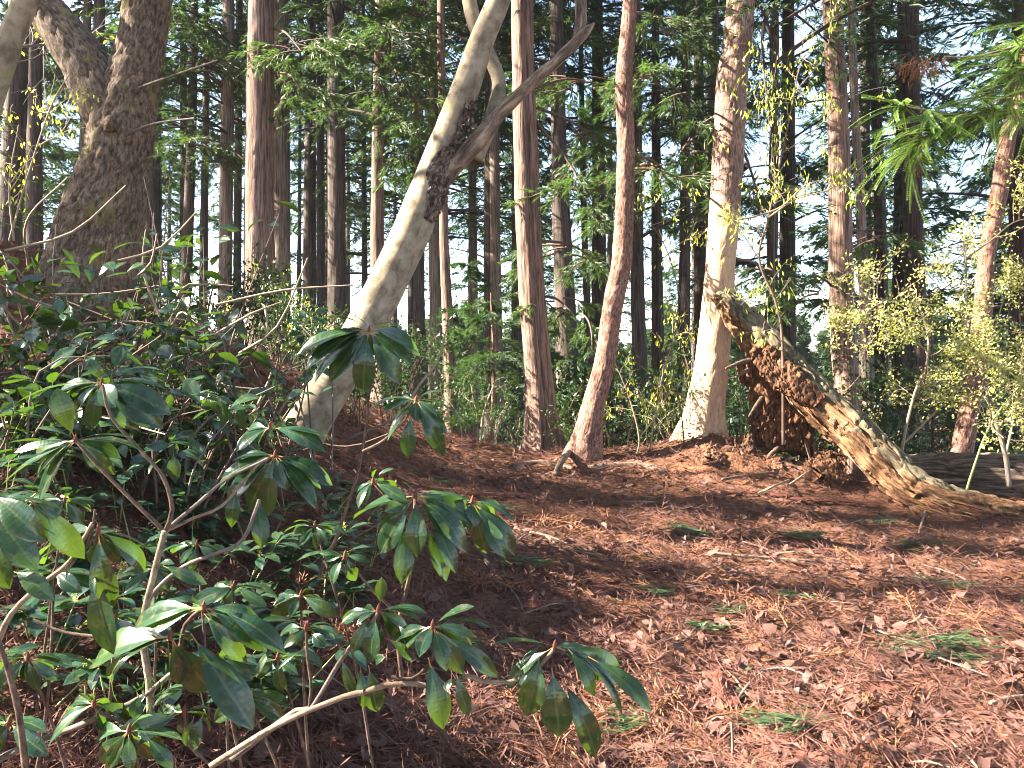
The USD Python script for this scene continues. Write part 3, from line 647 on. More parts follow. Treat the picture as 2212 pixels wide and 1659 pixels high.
# ------------------------------------------------------------------ big old broadleaf on the bank
def old_tree():
    D = 7.3
    def P(a): return [R(x, y, D) for x, y, w in a], [w / FPX * D / 2 for x, y, w in a]
    pts, rad = P([(165, 800, 250), (180, 660, 218), (192, 590, 195), (210, 510, 182), (236, 420, 160), (256, 330, 138), (268, 250, 132), (290, 160, 108), (308, 80, 100), (319, 0, 102), (330, -160, 84), (360, -420, 60)])
    loc = np.array([pts[1][0], D, H(pts[1][0], D)])
    t = thing('old_tree', 'massive mossy old broadleaf tree with rough flaking bark, forking in two above the bank', 'tree', loc)
    dsp = lambda TH, S, rest: cracks(rest, (14, 14, 4.5), .07, .035, 5) + cracks(rest, (7, 7, 2.0), .06, .03, 6) + .14 * (meshkit.fbm(rest * np.array([15, 15, 5.0]), 4, 2) - .5) + .14 * (meshkit.fbm(rest * np.array([3, 3, 2.0]), 2, 5) - .5) + .06 * np.exp(-S / .25) * (1 + .5 * np.sin(4 * TH))
    v, f, rest, th, s = tube(pts, rad, 64, .03, dsp, full=True)
    put('trunk', v, f, M['old'], t, rest=rest)
    pts, rad = P([(262, 300, 90), (232, 230, 122), (188, 145, 106), (140, 75, 92), (84, 0, 82), (0, -115, 52), (-120, -320, 36)])
    v, f, rest, th, s = tube(pts, rad, 48, .03, dsp, full=True)
    put('limb', v, f, M['old'], t, rest=rest, label='thick slanting limb reaching out to the side')
    v, f, rest, th, s = tube([R(236, 272, D - .28), R(240, 262, D - .33), R(243, 255, D - .36)], [.07, .055, .03], 16, .02, bark_disp(.2, 20, 1, 3, 0), full=True)
    put('knot', v, f, M['old'], t, rest=rest)
    # bare high branches, out of the frame: they dapple the light
    rng = np.random.default_rng(8)
    for k in range(9):
        b = R(330, -160 - 30 * k, D) if k % 2 else R(-30 - 20 * k, -160 - 30 * k, D)
        d = unit([rng.normal(), rng.normal() * .8, 1.1])
        limb(t, [b, b + d * 1.0 + rng.normal(size=3) * .1, b + d * 2.2 + rng.normal(size=3) * .3, b + d * 3.6 + rng.normal(size=3) * .5], .07, .012, 'twig_grey')
    for a, b, c in (((300, 190), (360, 168), (470, 130)), ((252, 300), (330, 268), (420, 255))):
        limb(t, [R(*a, D - .2), R(*b, D - .3), R(*c, D - .5)], .014, .006, 'twig_grey')
old_tree()
pts = [R(100, -90, 5), R(62, -10, 5), R(36, 50, 5), R(14, 110, 5), R(-12, 180, 5), R(-60, 320, 5), R(-140, 560, 5.1), R(-190, 720, 5.2)]
tt = thing('slanting_stem', 'pale grey slanting stem cutting across the upper corner in front of the mossy old tree', 'tree', [pts[-1][0], 5.2, H(pts[-1][0], 5.2)])
v, f, rest, th, s = tube([p for p in pts[::-1]], [.085, .082, .08, .077, .074, .07, .068, .06], 28, .05, bark_disp(.04, 6, .4, 6, .1), full=True)
put('trunk', v, f, M['beech'], tt, rest=rest, mask=np.zeros(len(v)))

# ------------------------------------------------------------------ hanging cedar boughs that show against the trunks
def bough_run(tree, a, b, D, dz, n, seed, mt='needle_near', r=.022, L=.6, shL=.09, shW=.009, wood='twig_brown', ntw=16, nsh=24, droop=.45):
    rng = np.random.default_rng(seed)
    p0, p1 = R(*a, D), R(*b, D + dz)
    mid = (p0 + p1) / 2 + np.array([0, 0, .08])
    limb(tree, [p0, mid, p1], r, r * .35, wood, seed=seed)
    q = rng.uniform(.3, 1.0, n)
    pts = p0 + (p1 - p0) * q[:, None] + rng.normal(size=(n, 3)) * .06
    sprays(tree, pts, rng, L, ntw, nsh, shL, shW, mt, droop)
for args in ((T4, (1160, 232), (1325, 330), 10.0, .4, 9, 1), (T4, (1160, 265), (1300, 470), 10.0, -.3, 9, 2), (T4, (1155, 190), (1290, 180), 10.0, .6, 9, 3), (T4, (1165, 640), (1240, 680), 10.0, -.2, 6, 4), (T4, (1158, 520), (1290, 560), 10.0, .8, 8, 5),
             (T5, (1360, 150), (1470, 200), 9.0, .6, 8, 6), (T5, (1350, 330), (1460, 390), 9.0, .9, 8, 7), (T5, (1362, 30), (1450, 60), 9.0, 1.0, 8, 8),
             (T6, (1595, 300), (1650, 470), 9.5, .8, 8, 9), (T6, (1548, 250), (1470, 330), 9.5, .9, 8, 10), (T6, (1590, 560), (1660, 600), 9.5, 1.0, 6, 24),
             (T3, (826, 40), (900, 120), 13, -.8, 12, 11), (T3, (826, 120), (920, 260), 13, -1.2, 14, 12), (T3, (826, 0), (960, 60), 13, -.9, 14, 13), (T3, (830, 220), (905, 330), 13, -1.2, 9, 14), (T3, (820, 60), (760, 130), 13, -.6, 8, 15),
             (T1, (590, 60), (650, 110), 12, -.5, 9, 16), (T1, (585, 150), (630, 200), 12, -.4, 6, 17), (T1b, (600, 80), (560, 120), 17, 1, 5, 18), (T1c, (490, 180), (420, 120), 16.5, -1, 12, 19), (T1c, (488, 260), (390, 330), 16.5, -1, 12, 20), (T1c, (492, 90), (380, 40), 16.5, -1, 12, 21),
             (T7, (1800, 620), (1740, 600), 11, -.4, 6, 22), (T7, (1825, 500), (1900, 520), 11, .6, 7, 23)):
    t_, a_, b_, D_, dz_, n_, sd_ = args
    k_ = max(1.0, D_ / 10)
    bough_run(t_, a_, b_, D_, dz_, n_, 100 + sd_, L=.6 * k_, shL=.085 * k_ ** .5, shW=.0095 * k_)

# young cedars under the tall ones
def young_cedar(label, px, py, D, h, seed, n=34, rmax=.75, low=.1, mt='needle'):
    g = R(px, py, D); g[2] = H(g[0], g[1])
    t = thing('young_cedar', label, 'tree', g)
    rng = np.random.default_rng(seed)
    v, f, rest, th, s = tube([g - [0, 0, .2], g + [.04, 0, h * .5], g + [0, 0, h]], [.035, .022, .006], 10, .12, full=True)
    put('trunk', v, f, M['cedar_red'], t, rest=rest)
    for k in range(n):
        u = rng.uniform(low, .97)
        r = rmax * (1 - u) ** .6 * rng.uniform(.7, 1.15) + .18
        gg, ww = bough(rng, r, 17, 22, .075, .008, droop=rng.uniform(.1, .5), spread=.42)
        a, tl = rng.uniform(0, 6.28), rng.uniform(-.2, .6)
        put('bough', rot(gg[0], a, tl) + g + [0, 0, h * u], gg[1], M[mt], t, smooth=False, kind='stuff')
young_cedar('bushy young cedar filling the gap between the pale scarred trunk and the grooved cedar', 1060, 960, 10.5, 1.95, 1, 46, .72)
young_cedar('small upright young cedar top rising behind the bushy young cedar', 1010, 800, 12.5, 2.9, 2, 30, .55, .45)
young_cedar('young cedar in shade between the thick dark trunk and the thin reddish trunk', 1225, 900, 12.0, 2.2, 3, 26, .6, .3, 'needle')
young_cedar('young cedar behind the stripped stout trunk, partly lit', 1640, 900, 12.0, 3.0, 4, 34, .8, .2)
young_cedar('young cedar low behind the brown trunk beside the leaning log', 1870, 930, 12.5, 2.4, 5, 28, .7, .1, 'needle')
young_cedar('young dark cedar behind the twiggy sapling between reddish and stripped trunks', 1440, 900, 12.5, 2.6, 6, 30, .75, .15, 'needle')
young_cedar('young dark cedar behind the yellow-green shrub near the east margin', 2010, 900, 13.0, 3.4, 7, 34, .9, .1, 'needle')
young_cedar('young cedar under the east margin behind the slanting trunk', 2200, 900, 12.0, 3.2, 8, 34, .9, .1, 'needle')

# ------------------------------------------------------------------ background cedars
rng = np.random.default_rng(2024)
placed = [(R(a, 800, d)[0], d) for a, d in ((564, 12), (727, 15), (828, 13), (1165, 9.5), (1225, 13.5), (1540, 9.5), (1815, 11), (1380, 15), (1670, 14.5), (1900, 17))]
kinds = ['slender cedar standing deep in the shade far behind the front trunks', 'high-crowned cedar far back with bare lower trunk', 'dense dark cedar far back with boughs hanging low', 'low-branched dark cedar filling the far forest edge']
tries = 0; made = 0
def open_gap(az, y):
    """bright breaks in the canopy: directions kept thin of far trees"""
    for a, w in ((.345, .06), (-.275, .04), (.535, .06), (-.18, .035), (-.06, .03), (-.36, .03)):
        if abs(az - a) < w:
            return True
    return False
while made < 60 and tries < 5000:
    tries += 1
    y = rng.uniform(15, 46); x = rng.uniform(-.78, .78) * y
    az = x / y
    if open_gap(az, y) and rng.uniform() < .93: continue
    if any((x - a) ** 2 + (y - b) ** 2 < 2.0 ** 2 for a, b in placed): continue
    placed.append((x, y)); made += 1
    if az < .02: k = rng.choice([0, 1, 1, 0, 2], p=[.3, .3, .2, .15, .05])
    else: k = rng.choice([0, 1, 2, 3], p=[.22, .13, .35, .30])
    sc = rng.uniform(.8, 1.15)
    instance(FAR[k], 'cedar_tree', kinds[k], 'tree', (x, y, H(x, y)), rng.uniform(0, 6.28), (sc, sc, sc * rng.uniform(.9, 1.1)), group=['slender cedars deep in the forest', 'high-crowned cedars deep in the forest', 'dense cedars deep in the forest', 'low-branched cedars at the forest edge'][k])
# neighbours standing beside and behind the view: their crowns break the sunlight up
for (x, y, k, sc) in ((-13, 14.5, 4, 1.0), (-20, 5.0, 4, 1.05), (-17, 1.0, 4, .95), (-27, 7, 4, 1.0), (-9, -3, 0, .9), (-9, 15.5, 4, .9), (6, -5, 0, 1), (11, 3, 1, 1), (-2, -8, 1, 1), (14, 8, 2, 1), (3.2, -2.2, 0, .95), (-3.5, -4.5, 2, 1), (7.5, 0.5, 2, .95), (9, 5.5, 0, .95), (2, -6, 2, 1), (10, -2, 2, 1), (-6, -8, 2, 1.05), (6, -10, 2, 1), (0, -13, 2, 1.1), (13, -7, 2, 1.1), (-12, -7, 2, 1), (-15, -12, 2, 1.1), (-8, -14, 2, 1), (15, 1, 2, 1.1), (17, 12, 2, 1), (-19, -4, 2, 1.), (8, -17, 2, 1.1), (20, -3, 2, 1.1), (-3, -19, 2, 1.1), (11.5, 9.5, 0, 1), (18, 6, 2, 1), (-24, -8, 2, 1.1)):
    instance(FAR[k], 'cedar_tree', 'tall cedar beside the clearing whose crown breaks up the sunlight', 'tree', (x, y, H(x, y)), x * 1.3, sc, group='cedars beside the clearing')
def bush_class(name, seed):
    path = '/World/' + name; stage.CreateClassPrim(path); ORIGIN[path] = np.zeros(3)
    r_ = np.random.default_rng(seed); st, B, Dn = [], [], []
    for k in range(16):
        e = np.array([r_.normal() * .45, r_.normal() * .45, r_.uniform(.5, 1.5)]); m_ = e * [.4, .4, .6] + r_.normal(size=3) * .05
        st.append(tube([(r_.normal() * .06, r_.normal() * .06, -.3), m_, e], [.012, .008, .003], 5, .2, cap=False))
        q = r_.uniform(.25, 1.1, 70)[:, None]
        B.append(m_ + (e - m_) * q + r_.normal(size=(70, 3)) * .13); Dn.append(r_.normal(size=(70, 3)) + [0, 0, -.3])
    B, Dn = np.vstack(B), np.vstack(Dn); n_ = len(B)
    v, f = oval_leaves(B, Dn, r_.normal(size=(n_, 3)) * .6 + [0, 0, .8], r_.uniform(.04, .10, n_), r_.uniform(.02, .045, n_), r_.uniform(0, .3, n_))
    put('foliage', v, f, M['undergrowth'], path, smooth=False)
    v, f = join(st); put('stems', v, f, M['twig_brown'], path, smooth=False)
    return path
BUSH = [bush_class('bush_form_0', 3), bush_class('bush_form_1', 4)]
for k in range(46):
    y = rng.uniform(11.2, 17); x = rng.uniform(-.12, .66) * y
    instance(BUSH[k % 2], 'evergreen_bush', 'dark evergreen bush in the shade below the crest, behind the front trunks', 'bush', (x, y, H(x, y)), rng.uniform(0, 6.28), rng.uniform(.7, 1.25), group='dark bushes below the crest')
for k in range(34):
    y = rng.uniform(15, 44); x = -rng.uniform(.66 * y + 1, .66 * y + 22)
    sc = rng.uniform(.85, 1.1)
    instance(FAR[[2, 3, 0][k % 3]], 'cedar_tree', 'dense cedar in the closed stand west of the clearing', 'tree', (x, y, H(x, y)), rng.uniform(0, 6.28), sc, group='cedars of the closed stand to the west')
instance(FAR[3], 'young_cedar', 'dense young cedar at the west margin beside the mossy old tree', 'tree', (-5.35, 7.45, H(-5.35, 7.45)), 1.0, (.36, .36, .105))
instance(FAR[3], 'young_cedar', 'small dense young cedar on the bank just outside the west margin', 'tree', (-6.0, 4.3, H(-6.0, 4.3)), 2.0, (.42, .42, .10))
instance(FAR[0], 'cedar_tree', 'high cedar on the bank outside the west margin, shading the rhododendrons', 'tree', (-9.0, .8, H(-9.0, .8)), .4, (.8, .8, .62))
for k, (px, py, D_, lab_) in enumerate(((690, 850, 8.8, 'leafy dark bush just behind the foot of the leaning pale trunk'), (600, 830, 9.8, 'dark bush beside the litter heap of the pinkish-grey cedar'), (765, 905, 8.4, 'low dark bush east of the foot of the leaning pale trunk'), (515, 845, 7.6, 'dark bush on the bank slope below the pinkish-grey cedar'), (850, 915, 9.4, 'dark bush before the foot of the slender sunlit cedar'), (640, 800, 10.8, 'dark bush on the brow between the pinkish-grey cedar and leaning pale trunk'))):
    p_ = R(px, py, D_)
    instance(BUSH[k % 2], 'evergreen_bush', lab_, 'bush', (p_[0], p_[1], H(p_[0], p_[1])), k * 1.3, .55 + .06 * k)
# wood on the far slope, seen below the crowns
pi_path = numbered('/World', 'distant_wood')
pi = UsdGeom.PointInstancer.Define(stage, pi_path)
pr = UsdGeom.Xform.Define(stage, pi_path + '/cedar')
g, w = crown(91, 9, .3, 2.4, 90, 8, 8, .55, .11)
ORIGIN[pi_path + '/cedar'] = np.zeros(3)
put('crown', g[0], g[1], M['needle_far'], pi_path + '/cedar', smooth=False)
pi.CreatePrototypesRel().AddTarget(pi_path + '/cedar')
n = 420
az = rng.uniform(-.85, .85, n); rr = rng.uniform(48, 95, n)
xy = np.stack([az * rr, rr], 1)
pos = np.c_[xy, height(xy) + rng.uniform(-1.5, 1.0, n) + 2.5 * np.clip(az, -.2, .5)]
pi.CreatePositionsAttr(Vt.Vec3fArray.FromNumpy(pos.astype(np.float32)))
pi.CreateProtoIndicesAttr(Vt.IntArray.FromNumpy(np.zeros(n, np.int32)))
an = rng.uniform(0, 6.28, n)
pi.CreateOrientationsAttr(Vt.QuathArray([Gf.Quath(float(math.cos(a / 2)), 0, 0, float(math.sin(a / 2))) for a in an]))
sc = rng.uniform(.6, 1.0, n)
pi.CreateScalesAttr(Vt.Vec3fArray.FromNumpy(np.stack([sc, sc, sc * rng.uniform(.8, 1.1, n)], 1).astype(np.float32)))
tag(pi, 'far-off wood seen low between the trunks', 'wood', None, 'stuff')

#PART2
hv = trimesh.creation.box(extents=(1480, 1480, 40)); hv.apply_translation([0, 0, 14])
hz = usdkit.material(stage, '/World/Looks/haze', {'v': ('principled_volume', {'color': (0.92, 0.95, 1.0), 'density': HAZE, 'anisotropy': 0.0})}, volume='v.volume')
put('haze', np.array(hv.vertices), hv.faces, hz, smooth=False, kind='stuff')
# ------------------------------------------------------------------ broken leaning log, its rot, the dark lying log
def broken_log():
    ax = [(1546, 636, 9.27, 26), (1562, 650, 9.25, 50), (1590, 680, 9.20, 66), (1640, 738, 9.05, 84), (1700, 803, 8.9, 92), (1770, 872, 8.7, 92), (1840, 935, 8.5, 95), (1910, 1003, 8.25, 96), (1975, 1060, 8.0, 90), (2050, 1088, 7.8, 82), (2140, 1106, 7.65, 72), (2240, 1118, 7.55, 62), (2330, 1125, 7.5, 50)]
    pts = [R(a, b, d) for a, b, d, w in ax]; rad = [w / FPX * d / 2 for a, b, d, w in ax]
    loc = np.array([pts[8][0], pts[8][1], H(pts[8][0], pts[8][1])])
    t = thing('broken_log', 'broken rotting log leaning up against the stripped trunk, orange where it has split', 'log', loc)
    axd = unit(pts[8] - pts[2])
    low = unit(np.cross(axd, [0, 1.0, 0])); low = low if low[2] < 0 else -low     # towards the underside, seen from the clearing
    P0, _ = spline(pts, rad, .02)
    def dsp(TH, S, rest):
        o = .34 * (meshkit.fbm(rest * np.array([14, 14, 2.4]), 4, 21) - .5) + .22 * (meshkit.fbm(rest * np.array([5, 5, 1.5]), 3, 22) - .5)
        return o + .16 * (meshkit.fbm(rest * np.array([40, 40, 9.0]), 3, 23) - .5) + cracks(rest, (11, 11, 1.6), .30, .028, 3) + cracks(rest, (7, 7, 3.5), .18, .02, 8)
    v, f, rest, th, s = tube(pts, rad, 72, .02, dsp, full=True)
    k = np.minimum(np.arange(len(v)) // 72, len(P0) - 1)
    r = v - P0[k]
    side = (r @ low) / np.maximum(np.linalg.norm(r, axis=1), 1e-6)
    # mask 1: grey-green bark plates on the upper side; the lower side is broken open
    edge = -.25 + .55 * (meshkit.fbm(np.c_[s * 2.2, th * 0, s * 0], 3, 4) - .5) * 2 - .35 * np.clip((s - 2.6) / 1.2, -1.2, 1)
    m = np.clip(.5 + (-side + .35 + edge * .6 - .9 * np.clip((s - 2.2) / 1.4, 0, 1)) * 1.6, 0, 1)
    n = vnormals(v, f)
    ragged = meshkit.fbm(rest * np.array([30, 30, 5.0]), 4, 31) - .45
    v = v + n * ((1 - m) * (-.018 + .085 * ragged * (rad[6] / .22)))[:, None]
    put('log', v, f, M['log'], t, rest=rest, mask=m)
    rng = np.random.default_rng(12)
    for k in range(60):                                               # long splinters standing off the split wood
        q = rng.uniform(.12, .93); i = int(q * (len(P0) - 1))
        d = unit(P0[min(i + 5, len(P0) - 1)] - P0[max(i - 5, 0)])
        rr = np.interp(q, np.linspace(0, 1, len(rad)), rad)
        o = unit(low * rng.uniform(-.1, 1.0) + np.array([0, -1, 0]) * rng.uniform(.35, 1) + rng.normal(size=3) * .1)
        b = P0[i] + o * rr * .97
        L = rng.uniform(.08, .32)
        vv, ff = tube([b, b + d * L * .6 + o * .012, b + d * L + o * rng.uniform(.0, .05)], [rng.uniform(.006, .014), .008, .001], 4, L / 2, cap=False)
        put('splinter', vv, ff, M['twig_pale' if k % 4 == 0 else 'needle_dead'], t, smooth=False)
    for k in range(26):                                               # slabs of split wood along the broken side
        q = rng.uniform(.30, .86); i = int(q * (len(P0) - 1)); i2 = min(len(P0) - 1, i + int(rng.uniform(.25, .9) / .02))
        rr = np.interp(np.linspace(q, i2 / len(P0), 5), np.linspace(0, 1, len(rad)), rad)
        o = unit(low * rng.uniform(-.35, .9) + np.array([0, -1, 0]) * rng.uniform(.4, 1))
        ii = np.linspace(i, i2, 5).astype(int)
        pp = P0[ii] + o * (rr * rng.uniform(.92, 1.04) + rng.normal(size=5) * .006)[:, None]
        w_ = rng.uniform(.025, .06)
        vv, ff, rs, th_, s_ = tube(pp, [w_ * .5, w_, w_ * 1.1, w_ * .8, w_ * .2], 10, .03, lambda TH, S, rest: .5 * (meshkit.fbm(rest * np.array([60, 60, 8.0]) + k, 3, k) - .5), full=True)
        ce = np.repeat(spline(pp, np.ones(5), .03)[0], 10, 0); ce = np.vstack([ce, pp[0], pp[-1]])
        vv = ce + (vv - ce) - o * (((vv - ce) @ o) * .62)[:, None]
        put('wood_slab', vv, ff, M['log_wood' if k % 3 else 'rot'], t, rest=rs)
    for k in range(34):                                               # plates of bark
        q = rng.uniform(.03, .62); i = int(q * (len(P0) - 1)); d = unit(P0[min(i + 5, len(P0) - 1)] - P0[max(i - 5, 0)])
        rr = np.interp(q, np.linspace(0, 1, len(rad)), rad)
        o = unit(-low * rng.uniform(-.2, 1.0) + np.array([0, -1, 0]) * rng.uniform(.2, 1))
        b = P0[i] + o * rr * 1.0
        vv, ff = oval_leaves(b[None], d[None], o[None], rng.uniform(.08, .2), rng.uniform(.03, .06), -.25)
        put('bark_plate', vv, ff, M['twig_grey'], t, smooth=False)
    return loc
broken_log()

def rot_mass(t, name, hull, disp, seed, sub=4, mt='rot', stretch=(9, 9, 5)):
    """A crumbling lump: the hull of a few points, roughened."""
    m = trimesh.convex.convex_hull(np.asarray(hull, float))
    m = m.subdivide_to_size(max(m.extents) / 44)
    for _ in range(2):
        trimesh.smoothing.filter_taubin(m, iterations=6)
    v = np.array(m.vertices); n = np.array(m.vertex_normals)
    e = meshkit.fbm(v * np.array(stretch), 5, seed) - .5
    e2 = meshkit.fbm(v * np.array(stretch) * 4.3, 3, seed + 3) - .5
    v = v + n * (disp * (2.2 * e + .9 * e2))[:, None]
    put(name, v, m.faces, M[mt], t, rest=v * np.array([1, 1, .5]))
t = thing('rotten_stump', 'dark brown crumbling root stump hanging hollow beneath the leaning log', 'stump', [*R(1665, 900, 9.2)[:2], H(*R(1665, 900, 9.2)[:2])])
rot_mass(t, 'stump', [R(x, y, d) for x, y, d in ((1618, 762, 8.85), (1655, 742, 8.78), (1720, 800, 8.66), (1620, 770, 9.3), (1700, 810, 9.3), (1632, 850, 8.9), (1745, 870, 8.75), (1632, 965, 9.0), (1760, 985, 8.85), (1640, 970, 9.6), (1750, 980, 9.6), (1630, 910, 8.95))], .10, 3)
rot_mass(t, 'rot_patch', [R(x, y, d) for x, y, d in ((1635, 752, 8.84), (1668, 742, 8.8), (1785, 858, 8.45), (1760, 880, 8.45), (1690, 850, 8.6), (1640, 800, 8.75), (1700, 800, 8.95), (1760, 850, 8.7))], .05, 15, stretch=(17, 17, 9))
rot_mass(t, 'root_lump', [R(x, y, d) for x, y, d in ((1592, 790, 9.1), (1632, 780, 9.0), (1600, 832, 9.1), (1635, 838, 9.1), (1592, 800, 9.25), (1632, 825, 9.3))], .05, 5)
rot_mass(t, 'root_lump', [R(x, y, d) for x, y, d in ((1585, 945, 8.9), (1625, 935, 8.9), (1590, 995, 8.8), (1640, 1000, 8.8), (1600, 985, 9.3), (1640, 960, 9.2))], .06, 6)
for a, b in (((1640, 778), (1568, 796)), ((1632, 800), (1590, 815)), ((1690, 960), (1640, 1010)), ((1720, 900), (1752, 1000)), ((1655, 850), (1618, 900)), ((1700, 985), (1700, 1060))):
    limb(t, [R(*a, 8.95), (R(*a, 8.95) + R(*b, 8.8)) / 2 + [0, -.03, .03], R(*b, 8.75)], .035, .012, 'twig_brown', 'root', seed=a[0])
t = thing('rot_heap', 'heap of red-brown crumbled wood at the foot of the stripped trunk', 'heap', [*R(1530, 1000, 8.9)[:2], H(*R(1530, 1000, 8.9)[:2])])
for k, h_ in enumerate(([(1470, 985, 8.9), (1520, 945, 9.0), (1590, 960, 9.0), (1480, 1020, 8.7), (1590, 1010, 8.6), (1540, 935, 9.1), (1530, 1030, 8.6), (1530, 990, 8.5)], [(1580, 985, 8.8), (1680, 985, 8.9), (1640, 965, 9.0), (1600, 1015, 8.6), (1690, 1012, 8.6), (1640, 1030, 8.5)], [(1735, 1000, 8.6), (1830, 985, 8.7), (1780, 970, 8.8), (1740, 1050, 8.4), (1830, 1045, 8.4), (1780, 1030, 8.3)])):
    rot_mass(t, 'lump', [R(*q) for q in h_], .055, 11 + k)
pts = [(4.25, 9.35), (4.9, 9.2), (5.8, 9.05), (6.8, 8.95), (8.0, 8.8), (9.5, 8.6)]
lz = [.21, .22, .22, .20, .16, .1]
pts = [np.array([x, y, H(x, y) + z]) for (x, y), z in zip(pts, lz)]
t = thing('fallen_log', 'dark lying log with deeply ridged bark behind the lower end of the leaning one', 'log', [5.8, 9.05, H(5.8, 9.05)])
v, f, rest, th, s = tube(pts, [.18, .25, .27, .28, .27, .25], 64, .035, lambda TH, S, rest: .30 * (meshkit.fbm(rest * np.array([17, 17, 1.6]), 4, 9) - .5) + cracks(rest, (12, 12, .9), .22, .04, 2) + .05 * (meshkit.fbm(rest * 30, 2, 4) - .5), full=True)
put('log', v, f, M['darklog'], t, rest=rest)
def lying(name, label, cat, px, r0, r1, mt, lift=.5, sides=10, D=None, seed=1, wob=.25, step=.05):
    """A stick or log along ground points of the photograph."""
    pts = [G(*q) if D is None else R(*q, D) for q in px]
    pts = [np.array([p[0], p[1], p[2] + (.0 if r0 > .02 else .03) + (l if np.ndim(lift) else r0 * lift)]) for p, l in zip(pts, lift if np.ndim(lift) else [0] * len(pts))]
    dsp = lambda TH, S, rest: wob * (meshkit.fbm(rest * np.array([18, 18, 9.0]), 3, seed) - .5)
    v, f, rest, th, s = tube(pts, np.linspace(r0, r1, len(pts)), sides, step, dsp, full=True)
    return put(name, v, f, M[SB.get(mt, mt)], rest=rest, label=label, cat=cat)
lying('fallen_log', 'low dark log lying along the crest between the reddish trunk and the rot heap', 'log', [(1275, 1016), (1310, 1008), (1360, 1006), (1405, 1010), (1440, 1020)], .055, .035, 'darklog', -.1, 20, wob=.3)
lying('fallen_log', 'short mossy log stub at the foot of the grooved cedar', 'log', [(1110, 1010), (1150, 1002), (1190, 1002), (1240, 1012)], .045, .03, 'darklog', -.1, 18, wob=.3)
lying('broken_branch', 'broken branch stub propped up before the foot of the reddish leaning trunk', 'branch', [(1198, 1030), (1225, 1000), (1258, 972)], .028, .045, 'deadlimb', [.02, .10, .17], 14)

# ------------------------------------------------------------------ rhododendrons
LR = np.random.default_rng(7)
def rleaf(t, b, tip, D, w=None, dz=None, facing=None, mt='rhodo', shape='rhodo', droop=None):
    dz = LR.normal() * .02 - .015 if dz is None else dz
    p0, p1 = R(b[0], b[1], D), R(tip[0], tip[1], D + dz)
    L = np.linalg.norm(p1 - p0)
    up = np.array([LR.normal() * .25, -.65 + LR.normal() * .2, .75]) if facing is None else np.array(facing, float) + LR.normal(size=3) * .08
    v, f, uv = leaf(p0, p1, up, 1.15 * (w if w else .30 * LR.uniform(.85, 1.15)) * L, droop=LR.uniform(.10, .30) if droop is None else droop, fold=LR.uniform(.08, .26), shape=shape, twist=LR.normal() * .25, wavy=.018, rng=LR, petiole=LR.uniform(.09, .13))
    return put('leaf', v, f, M[mt], t, uv=uv)
def whorl(t, c, tips, D, extra=0, bud=True, **kw):
    for q in tips:
        b = (c[0] + (q[0] - c[0]) * .03, c[1] + (q[1] - c[1]) * .03) if len(q) < 4 or q[3] is None else q[3]
        rleaf(t, b, q, D, w=q[2] if len(q) > 2 else None, facing=q[4] if len(q) > 4 else None, **kw)
    for k in range(7 if bud else 0):
        a = LR.uniform(0, 2 * np.pi); l = LR.uniform(.7, 1.0) * np.median([np.hypot(q[0] - c[0], q[1] - c[1]) for q in tips])
        rleaf(t, (c[0] + 3 * math.cos(a), c[1] + 2), (c[0] + l * math.cos(a), c[1] + l * (.42 + .35 * math.sin(a))), D, dz=LR.uniform(.02, .09), w=LR.uniform(.28, .38))
    if bud:
        p = R(c[0], c[1], D)
        v, f = tube([p - [0, 0, .008], p + [0, 0, .003], p + [.002, 0, .014]], [.004, .0045, .0012], 8, .006)
        put('bud', v, f, M['bark_piece'], t)
E = (0.1, -.15, .98)      # nearly edge-on, blade level
F_ = (0.1, -.93, .35)     # facing the view
SH = (-.5, -.68, .6)    # turned to the sun: glossy
A_ = thing('rhododendron', 'rhododendron with whorls of long drooping leaves on bent brown stems, over the low dark shrubs', 'shrub', G(330, 1600))
whorl(A_, (220, 825), [(33, 872, .13, None, E), (195, 775, .5, None, F_), (167, 885, .26), (360, 842, .2, None, E), (370, 895, .34), (353, 925, .34, None, F_), (250, 882, .55, None, F_), (200, 925, .35, None, F_), (350, 800, .1, None, E), (300, 930, .4, None, F_)], 2.15)
whorl(A_, (163, 950), [(123, 838, .42, None, F_), (30, 978, .16, None, SH), (3, 1048, .22, None, SH), (67, 1062, .24, None, SH), (85, 1080, .24), (250, 1025, .36, None, (-.2, -.8, .6)), (303, 972, .26, None, (.1, -.4, .9)), (77, 925, .14), (283, 945, .13, None, E), (97, 1000, .24)], 1.95)
whorl(A_, (583, 922), [(510, 975, .42), (555, 905, .4), (703, 978, .34, None, (.1, -.75, .7)), (727, 955, .22, None, (.1, -.4, .9)), (588, 950, .4, None, F_), (560, 965, .3)], 2.2)
whorl(A_, (594, 982), [(477, 1032, .24, None, SH), (505, 1058, .28, None, SH), (503, 995, .2), (490, 1090, .3), (540, 1100, .36, None, F_), (580, 1115, .34, None, F_), (670, 1082, .34), (707, 1048, .30), (683, 1100, .26), (620, 1060, .42, None, F_), (565, 1185, .34, (560, 1075), F_), (500, 1140, .3, (515, 1040), None)], 2.2)
whorl(A_, (-18, 1065), [(100, 1172, .36, None, (0, -.8, .6)), (183, 1207, .30, (60, 1072), (.05, -.8, .6)), (82, 1232, .36, (-10, 1100), F_), (22, 1272, .5, (-25, 1140), F_), (117, 1298, .34, (30, 1235), None), (150, 1110, .18, (10, 1070), E)], 1.45, bud=False)
whorl(A_, (212, 1145), [(247, 1312, .32, (214, 1152), F_), (257, 1212, .3, (216, 1150), F_), (246, 1414, .34, (207, 1225), F_), (206, 1290, .2, (203, 1230), F_)], 1.5)
